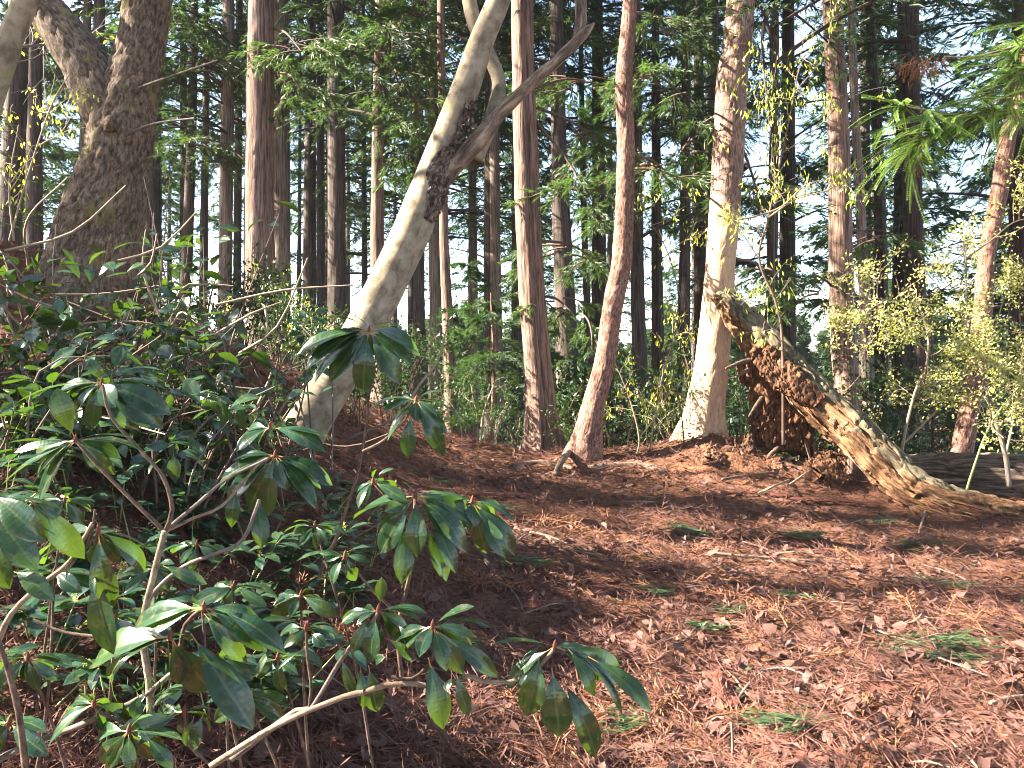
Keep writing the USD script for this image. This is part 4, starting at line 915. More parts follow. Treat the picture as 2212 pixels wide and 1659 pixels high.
whorl(A_, (440, 1312), [(577, 1408, .28, (450, 1316), (.1, -.8, .6)), (617, 1412, .26, (470, 1318), (.3, -.75, .6)), (533, 1432, .28, (440, 1325), F_), (553, 1464, .22, (600, 1395), SH), (547, 1577, .30, (412, 1368), F_), (447, 1262, .28, (352, 1222), F_), (385, 1290, .3)], 1.6)
whorl(A_, (368, 1374), [(256, 1520, .10, None, (.5, -.1, .85))], 1.55, droop=.75)
def stem(t, px, D, r0, r1, mt='twig_brown', name='branch', dd=0.0):
    pts = [R(x, y, D + dd * i / max(1, len(px) - 1)) for i, (x, y) in enumerate(px)]
    dsp = lambda TH, S, rest: .22 * (meshkit.fbm(rest * np.array([40, 40, 30.0]), 3, 2) - .5)
    v, f, rest, th, s = tube(pts, np.linspace(r0, r1, len(pts)), 10, .02, dsp, full=True)
    return put(name, v, f, M[SB.get(mt, mt)], t, rest=rest)
for px, D, r0, r1, m_ in (([(330, 1640), (322, 1480), (308, 1360), (330, 1250), (356, 1148)], 1.85, .0085, .007, 'twig_pale'), ([(356, 1148), (372, 1100), (352, 1030), (303, 972)], 1.9, .006, .004, 'twig_brown'), ([(303, 972), (240, 900), (222, 832)], 2.0, .004, .0035, 'twig_brown'),
                          ([(356, 1148), (290, 1085), (215, 1010), (166, 955)], 1.9, .005, .0035, 'twig_brown'), ([(358, 1146), (430, 1085), (490, 1035), (580, 990)], 2.0, .005, .0035, 'twig_grey'), ([(360, 1147), (420, 1118), (480, 1092), (560, 1000)], 2.0, .0045, .003, 'twig_pale'),
                          ([(310, 1355), (325, 1290), (395, 1225), (470, 1195), (525, 1165), (560, 1080)], 1.9, .0055, .004, 'twig_grey'), ([(308, 1358), (240, 1375), (140, 1366), (72, 1338)], 1.85, .005, .003, 'twig_brown'),
                          ([(-10, 1400), (25, 1325), (90, 1262), (152, 1212), (200, 1130)], 1.5, .0055, .004, 'twig_pale'), ([(200, 1130), (185, 1190)], 1.5, .003, .002, 'twig_brown'), ([(440, 1312), (400, 1350), (385, 1420), (360, 1500), (325, 1600)], 1.7, .004, .005, 'twig_brown'), ([(205, 1100), (197, 1180), (212, 1146)], 1.5, .002, .002, 'twig_brown')):
    stem(A_, px, D, r0, r1, m_)
stem(A_, [(-25, 1330), (12, 1430), (40, 1540), (60, 1700)], 1.3, .0035, .0055, 'twig_brown')

B_ = thing('rhododendron', 'tall thin rhododendron shoot carrying two leaf whorls in front of the leaning pale trunk', 'shrub', G(715, 1190))
whorl(B_, (797, 712), [(690, 690, .3, None, E), (640, 768, .22, None, SH), (653, 762, .26), (660, 800, .3, None, SH), (680, 826, .3, None, SH), (713, 826, .34, None, F_), (740, 790, .34, None, F_), (807, 768, .6, None, F_), (894, 753, .34, None, (.1, -.6, .8)), (767, 797, .4, None, F_), (784, 852, .36, None, F_), (865, 832, .32, None, F_), (892, 792, .3), (845, 800, .34, None, F_), (760, 684, .2, None, E), (855, 705, .25, None, E)], 2.6)
whorl(B_, (899, 862), [(955, 846, .4, None, E), (800, 884, .15, None, E), (827, 890, .32), (897, 910, .6, None, F_), (837, 953, .22, None, SH), (880, 989, .36, (888, 895), F_), (960, 986, .28, None, F_), (967, 940, .22), (1004, 922, .2, None, E), (945, 900, .3)], 2.7)
for px, D, r0, r1, m_ in (([(700, 1215), (725, 1165), (765, 1050), (782, 975), (795, 880), (797, 715)], 2.75, .006, .004, 'twig_brown'), ([(783, 975), (830, 950), (880, 900), (899, 865)], 2.7, .004, .0035, 'twig_pale'), ([(690, 1250), (700, 1215)], 2.78, .006, .006, 'twig_brown')):
    stem(B_, px, D, r0, r1, m_)
C_ = thing('rhododendron', 'rhododendron with three whorls of broad glossy leaves over the edge of the open litter', 'shrub', G(860, 1450))
whorl(C_, (806, 1040), [(774, 1098, .3, None, SH), (815, 1013, .4, None, E), (882, 1085, .3, None, F_), (783, 1090, .36, None, F_), (850, 1012, .3, (812, 1032), E)], 2.0)
whorl(C_, (897, 1070), [(901, 1205, .36, None, F_), (867, 1262, .34, (880, 1130), F_), (821, 1196, .36, (890, 1082), F_), (964, 1256, .34, (920, 1130), F_), (984, 1186, .30, None, (.1, -.75, .6)), (957, 1066, .24, None, E), (1014, 1080, .14, None, E), (830, 1105, .4, (890, 1078), F_), (985, 1240, .26, (930, 1110), F_), (1010, 1195, .28, None, (.2, -.8, .5)), (868, 1040, .3, None, E)], 2.0)
whorl(C_, (1020, 1082), [(1112, 1200, .34, None, (.1, -.8, .55)), (1092, 1206, .3, (1035, 1105), F_), (1050, 1196, .34, None, F_), (1112, 1128, .24, None, (.1, -.4, .9)), (1018, 1156, .42, None, F_), (960, 1090, .22, None, E), (1003, 1140, .4, None, F_), (1060, 1108, .25)], 2.05)
whorl(C_, (745, 1200), [(700, 1210, .3, None, E), (768, 1255, .5, None, F_), (720, 1262, .4), (690, 1195, .24), (800, 1215, .3), (640, 1212, .14, None, E)], 2.1)
for px, D, r0, r1, m_ in (([(870, 1480), (860, 1360), (885, 1240), (893, 1150), (897, 1075)], 2.1, .006, .004, 'twig_brown'), ([(893, 1140), (850, 1090), (808, 1045)], 2.05, .004, .003, 'twig_brown'), ([(893, 1140), (960, 1110), (1020, 1085)], 2.05, .004, .003, 'twig_brown'), ([(865, 1330), (800, 1270), (748, 1204)], 2.12, .004, .003, 'twig_brown')):
    stem(C_, px, D, r0, r1, m_)
Dd = thing('rhododendron', 'low rhododendron branch reaching out over the red litter, whorls hanging along its pale stem', 'shrub', G(560, 1640))
whorl(Dd, (817, 1318), [(825, 1246, .42, (821, 1305), F_), (924, 1327, .26, None, E), (907, 1340, .3, None, E), (737, 1346, .24, None, E), (905, 1402, .34, (860, 1350), F_), (803, 1432, .42, (812, 1326), F_), (821, 1390, .4, (824, 1350), F_), (760, 1410, .34, (800, 1330), F_), (770, 1350, .3)], 1.8)
whorl(Dd, (934, 1352), [(1025, 1310, .26, None, E), (1061, 1357, .14, None, E), (1000, 1455, .38, None, F_), (1076, 1464, .24, (950, 1366), (.2, -.8, .6)), (957, 1576, .36, (925, 1420), F_), (1012, 1548, .32, (985, 1452), F_), (894, 1428, .3, (836, 1378), (-.5, -.5, .6)), (967, 1496, .55, (975, 1465), SH), (905, 1420, .4), (965, 1450, .35, None, F_)], 1.75)
whorl(Dd, (812, 1432), [(814, 1538, .42, (796, 1437), F_), (767, 1506, .26, (735, 1416), F_), (786, 1530, .34, (778, 1440), F_), (832, 1420, .4, None, F_)], 1.78, bud=False)
whorl(Dd, (1198, 1396), [(1061, 1394, .18, None, E), (1122, 1446, .3, (1168, 1394), SH), (1137, 1548, .40, (1167, 1408), F_), (1207, 1592, .46, (1192, 1442), F_), (1287, 1638, .28, (1211, 1462), (.2, -.85, .4)), (1284, 1504, .30, (1226, 1400), (.3, -.8, .5)), (1344, 1544, .14, (1257, 1416), E), (1407, 1540, .28, (1270, 1418), (.35, -.7, .6)), (1120, 1490, .2, (1150, 1440), None)], 1.75)
whorl(Dd, (661, 1355), [(557, 1346, .28, None, E), (705, 1398, .5, (672, 1368), F_), (612, 1402, .36, None, F_), (600, 1448, .14, (655, 1402), None), (720, 1352, .22, None, E), (640, 1392, .3), (735, 1376, .2, None, E)], 1.8)
for px, D, r0, r1, m_ in (([(455, 1655), (600, 1566), (740, 1506), (785, 1496)], 1.75, .0068, .0058, 'twig_pale'), ([(500, 1640), (640, 1535), (672, 1530), (740, 1420), (800, 1350), (817, 1322)], 1.8, .007, .004, 'twig_grey'), ([(785, 1496), (835, 1480), (905, 1478), (960, 1490)], 1.76, .006, .005, 'twig_pale'), ([(845, 1462), (890, 1466), (935, 1420), (934, 1355)], 1.77, .004, .003, 'twig_brown'),
                          ([(960, 1485), (1010, 1460), (1040, 1471), (1080, 1474), (1116, 1469), (1165, 1440), (1198, 1400)], 1.76, .0055, .004, 'twig_pale'), ([(668, 1528), (672, 1480), (664, 1420), (661, 1358)], 1.8, .0035, .003, 'twig_brown')):
    stem(Dd, px, D, r0, r1, m_)
E_ = thing('rhododendron', 'small drooping rhododendron on a lichen-grey branch low down in the corner', 'shrub', G(300, 1640))
whorl(E_, (203, 1520), [(128, 1566, .34, None, (-.2, -.8, .5)), (103, 1614, .34, None, SH), (190, 1500, .3, None, E), (290, 1500, .26, (250, 1480), E), (170, 1500, .3)], 1.65)
whorl(E_, (278, 1578), [(233, 1660, .36, None, F_), (284, 1668, .36, None, F_), (213, 1646, .34, None, F_), (374, 1660, .34, (315, 1588), (.3, -.75, .5)), (330, 1545, .24, None, E), (395, 1600, .28, None, E)], 1.6)
whorl(E_, (398, 1537), [(456, 1533, .26, None, E), (418, 1622, .42, (440, 1540), F_), (402, 1612, .36, (420, 1545), F_), (338, 1560, .2, None, E), (290, 1555, .5, (300, 1500), F_), (330, 1530, .5, (400, 1490), (-.3, -.4, .8)), (440, 1490, .4, (345, 1500), E), (250, 1600, .4, None, F_)], 1.65)
for px, D, r0, r1, m_ in (([(-20, 1650), (55, 1612), (190, 1560), (280, 1520), (330, 1490), (365, 1458), (420, 1436)], 1.7, .007, .004, 'twig_grey'), ([(280, 1580), (265, 1560), (215, 1540), (203, 1522)], 1.65, .003, .003, 'twig_brown'), ([(450, 1650), (410, 1610), (400, 1560), (398, 1540)], 1.66, .003, .003, 'twig_brown'), ([(300, 1660), (290, 1620), (278, 1580)], 1.62, .003, .003, 'twig_brown')):
    stem(E_, px, D, r0, r1, m_)
Ff = thing('rhododendron', 'young rhododendron shoots filling the gaps between the long-stemmed branches low on the slope', 'shrub', G(420, 1420))
for (x, y, D, rr) in ((118, 1235, 1.95, 95), (335, 1225, 2.25, 80), (505, 1265, 2.2, 80), (650, 1285, 2.2, 75), (425, 1175, 2.4, 72), (60, 1420, 1.9, 90), (530, 1500, 1.95, 85), (680, 1135, 2.4, 70), (250, 1330, 2.0, 85), (140, 1080, 2.3, 80), (600, 1420, 1.95, 80), (20, 1560, 1.7, 100), (470, 1420, 1.9, 80)):
    tp = []
    for k in range(8):
        a = k * .785 + LR.normal() * .2; l = rr * LR.uniform(.75, 1.25)
        tp.append((x + l * math.cos(a), y + l * (.30 + .45 * math.sin(a)), LR.uniform(.28, .38), None, (F_ if math.sin(a) > .2 else E)))
    whorl(Ff, (x, y), tp, D)
    g_ = R(x, y, D); g0 = np.array([g_[0] + LR.normal() * .08, g_[1] + LR.uniform(0, .15), 0]); g0[2] = H(g0[0], g0[1]) - .03
    v, f, rest, th, s = tube([g0, (g0 + g_) / 2 + LR.normal(size=3) * .03, g_], [.005, .004, .003], 8, .03, full=True)
    put('branch', v, f, M['stem_brown'], Ff, rest=rest)
# a few strands of lichen on the grey branch
b = R(325, 1500, 1.68) + LR.normal(size=(60, 3)) * np.array([.016, .01, .03])
v, f = diamonds(b, np.tile([0, 0, -1.0], (60, 1)) + LR.normal(size=(60, 3)) * .5, .022, .004, LR)
put('lichen', v, f, M['green_spray'], E_, smooth=False, kind='stuff')

# ------------------------------------------------------------------ glossy small-leaved shrubs of the bank
def bank_shrub(label, c, D, w, hgt, n, seed, L=.122, mt='camellia', twigs=7, group=None, sun=.5, name='evergreen_shrub'):
    """c: the crown's middle in the photograph; each leaf a part."""
    rng = np.random.default_rng(seed)
    m = R(*c, D)
    g = np.array([m[0] + rng.normal() * .1, m[1], H(m[0], m[1])])
    t = thing(name, label, 'shrub', g)
    hgt = max(hgt, .2)
    tips = []
    for k in range(twigs):
        e = m + np.array([rng.uniform(-w, w), rng.uniform(-.5, .5) * w, rng.uniform(-.6, .75) * hgt])
        st = g + rng.normal(size=3) * [.12, .12, 0]
        mid = st * .45 + e * .55 + rng.normal(size=3) * .09
        v, f = tube([st - [0, 0, .05], mid, e], [.008, .005, .002], 6, .08, lambda TH, S, rest: .3 * (meshkit.fbm(rest * 30, 2, seed) - .5))
        put('branch', v, f, M[['twig_brown', 'twig_brown', 'twig_grey'][k % 3]], t)
        tips.append((mid, e))
    for k in range(int(n * 1.7)):
        a, e = tips[rng.integers(len(tips))]
        q = rng.uniform(-.5, 1.08)
        b = (a + (e - a) * q if q > 0 else a + (g - a) * -q) + rng.normal(size=3) * .09
        d = unit(np.array([rng.normal(), rng.normal() * .8 - .2, rng.normal() * .35 - .35]))
        l = L * rng.uniform(.65, 1.3)
        v, f, uv = leaf(b, b + d * l, unit(np.array([rng.normal() * .45, -.25 + rng.normal() * .4, .9])), l * rng.uniform(.42, .55), droop=rng.uniform(0, .25), fold=rng.uniform(.05, .25), shape='ovate', nseg=5, wavy=.02, rng=rng)
        put('leaf', v, f, M[mt], t, uv=uv)
for lab, c, D, w, h_, n, sd in (
        ('glossy evergreen shrub under the mossy old tree, at its foot', (200, 640), 4.9, .55, .35, 70, 1), ('evergreen shrub whose leaves stand out against the sky gaps beside the pinkish-grey cedar', (440, 520), 4.8, .45, .38, 60, 2),
        ('glossy shrub at the west edge below the dark margin trunk', (40, 570), 4.7, .4, .35, 55, 3), ('sprawling evergreen shrub with many bare twigs halfway down the bank', (330, 700), 4.4, .55, .25, 60, 4),
        ('low evergreen shrub on the bank near the west edge, leaves broad and bluish', (70, 720), 4.2, .4, .25, 46, 5), ('evergreen shrub at the bank edge before the heap of brown litter', (450, 760), 4.6, .35, .2, 42, 6),
        ('thin upright evergreen shrub crossing the mossy old trunk with loose twigs', (300, 470), 5.2, .35, .45, 34, 7), ('evergreen shrub just above the long-leaved rhododendron whorl', (180, 770), 3.8, .4, .2, 36, 8), ('evergreen shrub on the brow of the bank between old tree and pinkish-grey cedar', (380, 610), 5.4, .45, .3, 60, 9),
        ('dark evergreen shrub low on the bank between the bent rhododendron stems', (470, 880), 3.9, .4, .18, 44, 10), ('low dark evergreen shrub of the bank at the very west edge', (20, 860), 3.6, .4, .2, 44, 11), ('evergreen shrub spreading just behind the topmost long-leaved whorls', (280, 850), 3.9, .45, .2, 50, 12), ('thinly leaved evergreen shrub west of the leaning pale trunk', (560, 700), 5.2, .35, .25, 34, 13), ('broad evergreen shrub below the pale slanting stem', (60, 640), 4.3, .45, .3, 60, 14)):
    bank_shrub(lab, c, D, w, h_, n, sd)
# dead sticks tangled on the bank
rng = np.random.default_rng(31)
for k in range(64):
    px, py = rng.uniform(0, 640), rng.uniform(640, 1000)
    p = G(px, py) if k % 3 else R(px, rng.uniform(600, 800), rng.uniform(4, 5.5))
    a = rng.uniform(-.2, 1.0) if k % 4 else rng.uniform(1.2, 2.6)
    L = rng.uniform(.25, .9)
    d = np.array([math.cos(a), rng.normal() * .5, abs(math.sin(a)) * .6])
    p = p + [0, 0, rng.uniform(.0, .2)]
    v, f = tube([p, p + d * L * .5 + rng.normal(size=3) * .05, p + d * L + rng.normal(size=3) * .06], [.007, .006, .003], 6, .1, lambda TH, S, rest: .3 * (meshkit.fbm(rest * 30, 2, 3) - .5))
    put('dead_stick', v, f, M[['twig_pale', 'twig_brown', 'twig_grey'][k % 3]], label='dry dead stick tangled among the shrubs of the bank', cat='stick', group='dead sticks on the bank')
for lab, px in (('long pale dead branch lying along the bank toward the leaning pale trunk', [(330, 895), (440, 915), (520, 930), (590, 905), (636, 833)]), ('two-pronged dry stick standing on the bank by the leaning pale trunk', [(536, 915), (570, 850), (588, 800)]), ('grey dead branch reaching across below the small yew-like bush', [(650, 1010), (760, 945), (850, 905), (960, 815)]), ('dry branch bent over behind the two-whorled shoot', [(870, 900), (900, 840), (945, 780), (965, 710)])):
    D_ = 5.6 if 'bank' in lab else 7.5
    pts = [R(x, y, D_) for x, y in px]
    v, f = tube(pts, np.linspace(.016, .006, len(pts)), 8, .06, lambda TH, S, rest: .3 * (meshkit.fbm(rest * 25, 3, 3) - .5))
    put('dead_branch', v, f, M['twig_grey' if 'grey' in lab else 'twig_pale'], label=lab, cat='branch')

# ------------------------------------------------------------------ low dark evergreen shrubs on the slope
rng = np.random.default_rng(41)
low_spots = []
for k in range(4000):
    if len(low_spots) >= 125: break
    px, py = rng.uniform(-20, 800), 880 + 760 * rng.uniform() ** 1.3
    if py < 900 + max(0, px - 560) * 1.2 or (px > 600 and py > 1400) or (px > 640 and py < 1120): continue
    p = G(px, py)
    if all(np.hypot(*(p - q)[:2]) > .17 for q in low_spots): low_spots.append(p)
for k, p in enumerate(low_spots):
    sun_tip = k % 4 == 0
    t = thing('low_shrub', 'low dark glossy evergreen with a pale green flower spike, among its like on the slope' if sun_tip else 'low dark glossy evergreen of toothed leaves in the carpet on the slope', 'shrub', p, 'low evergreens with flower spikes on the slope' if sun_tip else 'low evergreens covering the slope')
    for q in range(rng.integers(2, 4)):
        c = p + np.array([rng.normal() * .12, rng.normal() * .12, rng.uniform(.06, .26)])
        v, f = tube([p - [0, 0, .03], c], [.003, .002], 5, .1)
        put('stem', v, f, M['twig_green'], t)
        for a in range(rng.integers(6, 9)):
            an = a * 2.4 + rng.normal() * .3
            l = rng.uniform(.085, .145)
            d = unit(np.array([math.cos(an), math.sin(an), rng.uniform(-.4, .45)]))
            v, f, uv = leaf(c, c + d * l, np.array([rng.normal() * .2, -.15, 1.0]), l * rng.uniform(.34, .42), droop=rng.uniform(.05, .3), fold=rng.uniform(.05, .2), shape='low', nseg=4, wavy=.02, rng=rng)
            put('leaf', v, f, M['low'], t, uv=uv)
        if sun_tip and q == 0:
            b = c + np.array([0, 0, 1.0]) * rng.uniform(0, .045, 40)[:, None] + rng.normal(size=(40, 3)) * .005
            v, f = diamonds(b, rng.normal(size=(40, 3)) + [0, 0, .8], .010, .007, rng)
            put('flower_spike', v, f, M['spike'], t, smooth=False)

# ------------------------------------------------------------------ twiggy shrubs and saplings in new leaf
def grow(rng, base, d, L, r, depth, out, tips, spread=.7, up=.12, kids=(2, 4), shrink=.62):
    n = 4
    pts = [base]; dd = d
    for k in range(n):
        dd = unit(dd + rng.normal(size=3) * .16 + [0, 0, up * .3]); pts.append(pts[-1] + dd * L / n)
    out.append((np.array(pts), r, r * .55))
    if depth == 0:
        tips.append((pts[-1], dd)); tips.append((pts[2], dd)); return
    for k in range(rng.integers(*kids)):
        i = rng.integers(2, n + 1)
        grow(rng, pts[i], unit(dd + rng.normal(size=3) * spread + [0, 0, up]), L * shrink * rng.uniform(.7, 1.2), r * .55, depth - 1, out, tips, spread, up, kids, shrink)
def twiggy(t, stems, rng, depth, L, r, wood, leaf_mt, nleaf, lL, lW, hang=False, spread=.7, up=.12, kids=(2, 4), part='foliage'):
    tips, fine = [], []
    for pts, r0, r1, m_ in stems:
        v, f = tube(pts, np.linspace(r0, r1, len(pts)), 8, .06, lambda TH, S, rest: .2 * (meshkit.fbm(rest * 25, 2, 3) - .5))
        put('stem', v, f, M[m_], t)
        P_, _ = spline(pts, np.linspace(r0, r1, len(pts)), .05)
        for k in range(int(len(P_) * .22) + 2):
            i = rng.integers(int(len(P_) * .35), len(P_))
            d = unit(P_[i] - P_[i - 1])
            grow(rng, P_[i], unit(d * .5 + rng.normal(size=3) * spread), L * rng.uniform(.6, 1.2), r, depth, fine, tips, spread, up, kids)
    fine.sort(key=lambda x: -x[1])
    for pts, a, b in fine[:14]:
        v, f = tube(pts, np.linspace(a, b, len(pts)), 6, .1, cap=False); put('branch', v, f, M[wood], t)
    if fine[14:]:
        v, f = join([tube(p, np.linspace(max(a, .0016), max(b, .0012), len(p)), 4, .12, cap=False) for p, a, b in fine[14:]])
        put('twigs', v, f, M[wood], t, kind='stuff')
    B, D_ = [], []
    for p, d in tips:
        for k in range(nleaf):
            B.append(p + rng.normal(size=3) * .03 - d * rng.uniform(0, .26)); D_.append(np.array([0, 0, -1.0]) + rng.normal(size=3) * .35 if hang else d * .5 + rng.normal(size=3) * .7)
    B, D_ = np.array(B), np.array(D_)
    n = len(B)
    if hang:
        v, f = diamonds(B, D_, lL * rng.uniform(.6, 1.3, n), lW * rng.uniform(.7, 1.2, n), rng)
    else:
        v, f = oval_leaves(B, D_, rng.normal(size=(n, 3)) * .6 + [-.3, -.2, .9], lL * rng.uniform(.6, 1.3, n), lW * rng.uniform(.7, 1.2, n), rng.uniform(.05, .3, n))
    put(part, v, f, M[leaf_mt], t, smooth=False, kind='stuff')
def P2(px, D): return [R(x, y, D) for x, y in px]
rng = np.random.default_rng(51)
t = thing('spring_shrub', 'large twiggy shrub covered in tiny yellow-green new leaves, sunlit before the slanting trunk', 'shrub', [*R(2090, 1000, 8.9)[:2], H(*R(2090, 1000, 8.9)[:2])])
twiggy(t, [(P2([(2180, 1050), (2172, 985), (2148, 899), (2128, 815), (2093, 715), (2085, 560), (2078, 500)], 8.6), .028, .008, 'twig_grey'),
           (P2([(1950, 1010), (1950, 960), (1976, 849), (2001, 790), (2003, 715), (1975, 640)], 8.8), .020, .006, 'twig_pale'),
           (P2([(2080, 1090), (2100, 1020), (2141, 915), (2212, 825), (2290, 770)], 8.2), .013, .006, 'twig_green'),
           (P2([(1950, 960), (2010, 900), (2060, 850), (2130, 760), (2170, 640)], 9.0), .014, .006, 'twig_pale'),
           (P2([(2003, 760), (1940, 710), (1860, 690), (1800, 660)], 8.7), .009, .004, 'twig_green'),
           (P2([(2093, 680), (2020, 660), (1940, 650), (1850, 640)], 8.5), .009, .004, 'twig_green'),
           (P2([(2160, 1040), (2190, 900), (2210, 760), (2230, 620)], 9.2), .016, .006, 'twig_pale'),
           (P2([(2085, 560), (2140, 520), (2190, 480), (2240, 470)], 8.6), .010, .004, 'twig_pale')], rng, 2, .42, .006, 'twig_pale', 'spring', 5, .036, .023, kids=(3, 5))
t = thing('budding_sapling', 'slender forked sapling hung with yellow-green buds between the stripped trunk and the brown one', 'sapling', [*R(1690, 950, 8.6)[:2], H(*R(1690, 950, 8.6)[:2])])
twiggy(t, [(P2([(1692, 960), (1690, 740), (1675, 650), (1640, 560), (1660, 470), (1675, 400), (1690, 330), (1716, 200), (1735, 90)], 8.7), .017, .005, 'twig_brown'),
           (P2([(1672, 640), (1672, 520), (1674, 380), (1660, 250), (1650, 150)], 8.7), .010, .004, 'twig_brown'),
           (P2([(1594, 475), (1640, 465), (1690, 445), (1740, 400), (1800, 385)], 8.5), .011, .004, 'twig_pale'),
           (P2([(1660, 470), (1720, 430), (1790, 410), (1850, 370), (1930, 300)], 8.6), .010, .003, 'twig_pale'),
           (P2([(1690, 330), (1750, 290), (1820, 220), (1860, 190)], 8.6), .007, .003, 'twig_grey'),
           (P2([(1690, 330), (1640, 260), (1600, 240), (1560, 235)], 8.6), .006, .003, 'twig_grey'),
           (P2([(1640, 560), (1600, 500), (1550, 440), (1490, 400)], 8.6), .007, .003, 'twig_grey'),
           (P2([(1690, 740), (1660, 700), (1600, 660)], 8.6), .006, .003, 'twig_grey'),
           (P2([(1716, 200), (1780, 120), (1800, 30)], 8.6), .006, .003, 'twig_grey')], rng, 1, .34, .004, 'twig_grey', 'catkin', 3, .065, .020, hang=True, kids=(2, 3))
t = thing('budding_sapling', 'thin pale sapling with few hanging buds, just east of the reddish leaning trunk', 'sapling', [*R(1375, 985, 9.3)[:2], H(*R(1375, 985, 9.3)[:2])])
twiggy(t, [(P2([(1370, 1000), (1381, 949), (1361, 865), (1327, 779)], 9.2), .013, .004, 'twig_pale'), (P2([(1381, 945), (1417, 899), (1450, 840)], 9.2), .011, .004, 'twig_pale'), (P2([(1400, 1000), (1415, 900), (1440, 780), (1475, 690)], 9.1), .010, .003, 'twig_pale'),
           (P2([(1480, 980), (1470, 880), (1450, 760), (1470, 640)], 9.0), .009, .003, 'twig_brown'), (P2([(1430, 560), (1480, 520), (1540, 500)], 9.0), .006, .003, 'twig_grey'), (P2([(1470, 640), (1440, 540), (1400, 470), (1380, 420)], 9.0), .007, .003, 'twig_grey')], rng, 1, .32, .004, 'twig_pale', 'catkin', 3, .055, .018, hang=True, kids=(2, 3))
for k, (lab, px, D, mt_, n_) in enumerate((
        ('dry leafless shoot standing alone on the crest before the bushy young cedar', [[(1037, 960), (1045, 890), (1071, 822)]], 9.3, 'small_green', 1),
        ('dry forked shoot on the crest close west of the grooved cedar', [[(1110, 985), (1120, 940), (1124, 902)], [(1115, 990), (1108, 950), (1096, 920)]], 9.2, 'small_green', 1),
        ('low bush of small green leaves on the crest beneath the bushy young cedar', [[(1000, 960), (990, 900), (960, 850)], [(1060, 970), (1080, 910), (1100, 870)], [(1030, 965), (1030, 900), (1020, 850)]], 9.7, 'small_green', 9),
        ('low bush of small leaves between grooved and reddish trunks', [[(1220, 980), (1215, 930), (1200, 900)], [(1235, 985), (1240, 920), (1250, 890)], [(1210, 985), (1190, 930), (1180, 890)]], 9.8, 'small_green', 9),
        ('low leafy bush behind the crest log, in deep shade', [[(1320, 1000), (1310, 930), (1290, 880)], [(1350, 1000), (1360, 930), (1380, 900)], [(1400, 1000), (1420, 940), (1430, 900)]], 10.0, 'small_green', 9),
        ('bright-leaved bush just west of the stripped trunk', [[(1455, 985), (1440, 900), (1420, 820)], [(1465, 985), (1470, 900), (1490, 800)], [(1450, 980), (1420, 920), (1390, 880)]], 9.6, 'small_green', 9),
        ('bright-leaved bush behind the rotten stump', [[(1640, 950), (1640, 880), (1620, 810)], [(1600, 950), (1600, 860), (1590, 790)], [(1740, 950), (1760, 880), (1770, 820)]], 9.9, 'small_green', 9),
        ('twiggy bush with pale new leaves behind the lower half of the leaning log', [[(1900, 1000), (1900, 940), (1880, 860)], [(1930, 1000), (1940, 920), (1960, 840)], [(1850, 980), (1850, 900), (1830, 850)]], 9.9, 'spring', 5),
        ('fine-leaved yellowish bush on the bank brow beside the pinkish-grey cedar', [[(600, 810), (610, 720), (600, 640)], [(640, 815), (650, 730), (670, 650)], [(690, 830), (690, 740), (700, 660)], [(560, 800), (530, 720), (500, 660)]], 10.5, 'catkin', 4),
        ('fine-leaved bush under the leaning pale trunk, behind its foot', [[(740, 900), (750, 830), (740, 770)], [(860, 900), (870, 830), (880, 760)], [(790, 900), (800, 840), (830, 770)]], 10.5, 'small_green', 9),
        ('loose bush with yellow-green buds high against the slanting limb of the mossy old tree', [[(20, 520), (60, 380), (110, 230), (150, 160)], [(30, 520), (20, 400), (40, 270)]], 6.2, 'catkin', 3),
        ('shaded bush below the dark lying log at the east edge', [[(2150, 1040), (2170, 960), (2200, 900)], [(2200, 1040), (2210, 960), (2240, 900)]], 9.9, 'small_green', 5))):
    r_ = np.random.default_rng(60 + k)
    b = R(*px[0][0], D); b[2] = H(b[0], b[1])
    t = thing('bush' if n_ > 1 else 'dry_shoot', lab, 'bush' if n_ > 1 else 'shoot', b)
    dry = n_ == 1
    twiggy(t, [(P2(q, D), .009 if not dry else .012, .003 if not dry else .008, 'twig_pale' if k % 2 == 0 else 'twig_brown') for q in px], r_, 0 if dry else 1, .12 if dry else .36, .004, 'twig_brown' if k % 2 else 'twig_pale', mt_, n_, (.032 if mt_ != 'catkin' else .045), .018 if mt_ != 'catkin' else .018, hang=mt_ == 'catkin', kids=(2, 4))

# ------------------------------------------------------------------ the bright bough hanging in at the east edge
def yew_bough(t, pts, n, rng, D, L=.55, mt='frond'):
    P_, _ = spline(pts, np.ones(len(pts)), .03)
    for k in range(n):
        i = rng.integers(int(len(P_) * .12), len(P_))
        d = unit(np.array([rng.normal() * .55 - .5, rng.normal() * .5 - .3, -.55 + rng.normal() * .38]))
        l = L * rng.uniform(.5, 1.2)
        q = np.linspace(0, 1, 42)
        ax = P_[i] + d * (l * q)[:, None] + np.array([-.10, 0, .10]) * (np.sin(q * 2.2) * l)[:, None]
        tg = unit(np.gradient(ax, axis=0))
        nr = unit(np.array([-.3, -.6, .6]) + rng.normal(size=3) * .3); s = unit(np.cross(tg, nr))
        b = np.vstack([ax, ax]); dd = np.vstack([s * .8 + tg * .7, -s * .8 + tg * .7])
        w = .038 * np.concatenate([1 - .5 * q, 1 - .5 * q])
        g = diamonds(b, dd, w, .0075, rng, normal=np.tile(nr, (len(b), 1)) + rng.normal(size=(len(b), 3)) * .25)
        wd = tube([ax[0], ax[16], ax[-1]], [.004, .003, .001], 4, .2, cap=False)
        fr = put('frond', g[0], g[1], M[mt], t, smooth=False, kind='stuff')
        put('stalk', wd[0], wd[1], M['twig_brown'], fr)
rng = np.random.default_rng(61)
bx = R(2300, 900, 6.6)
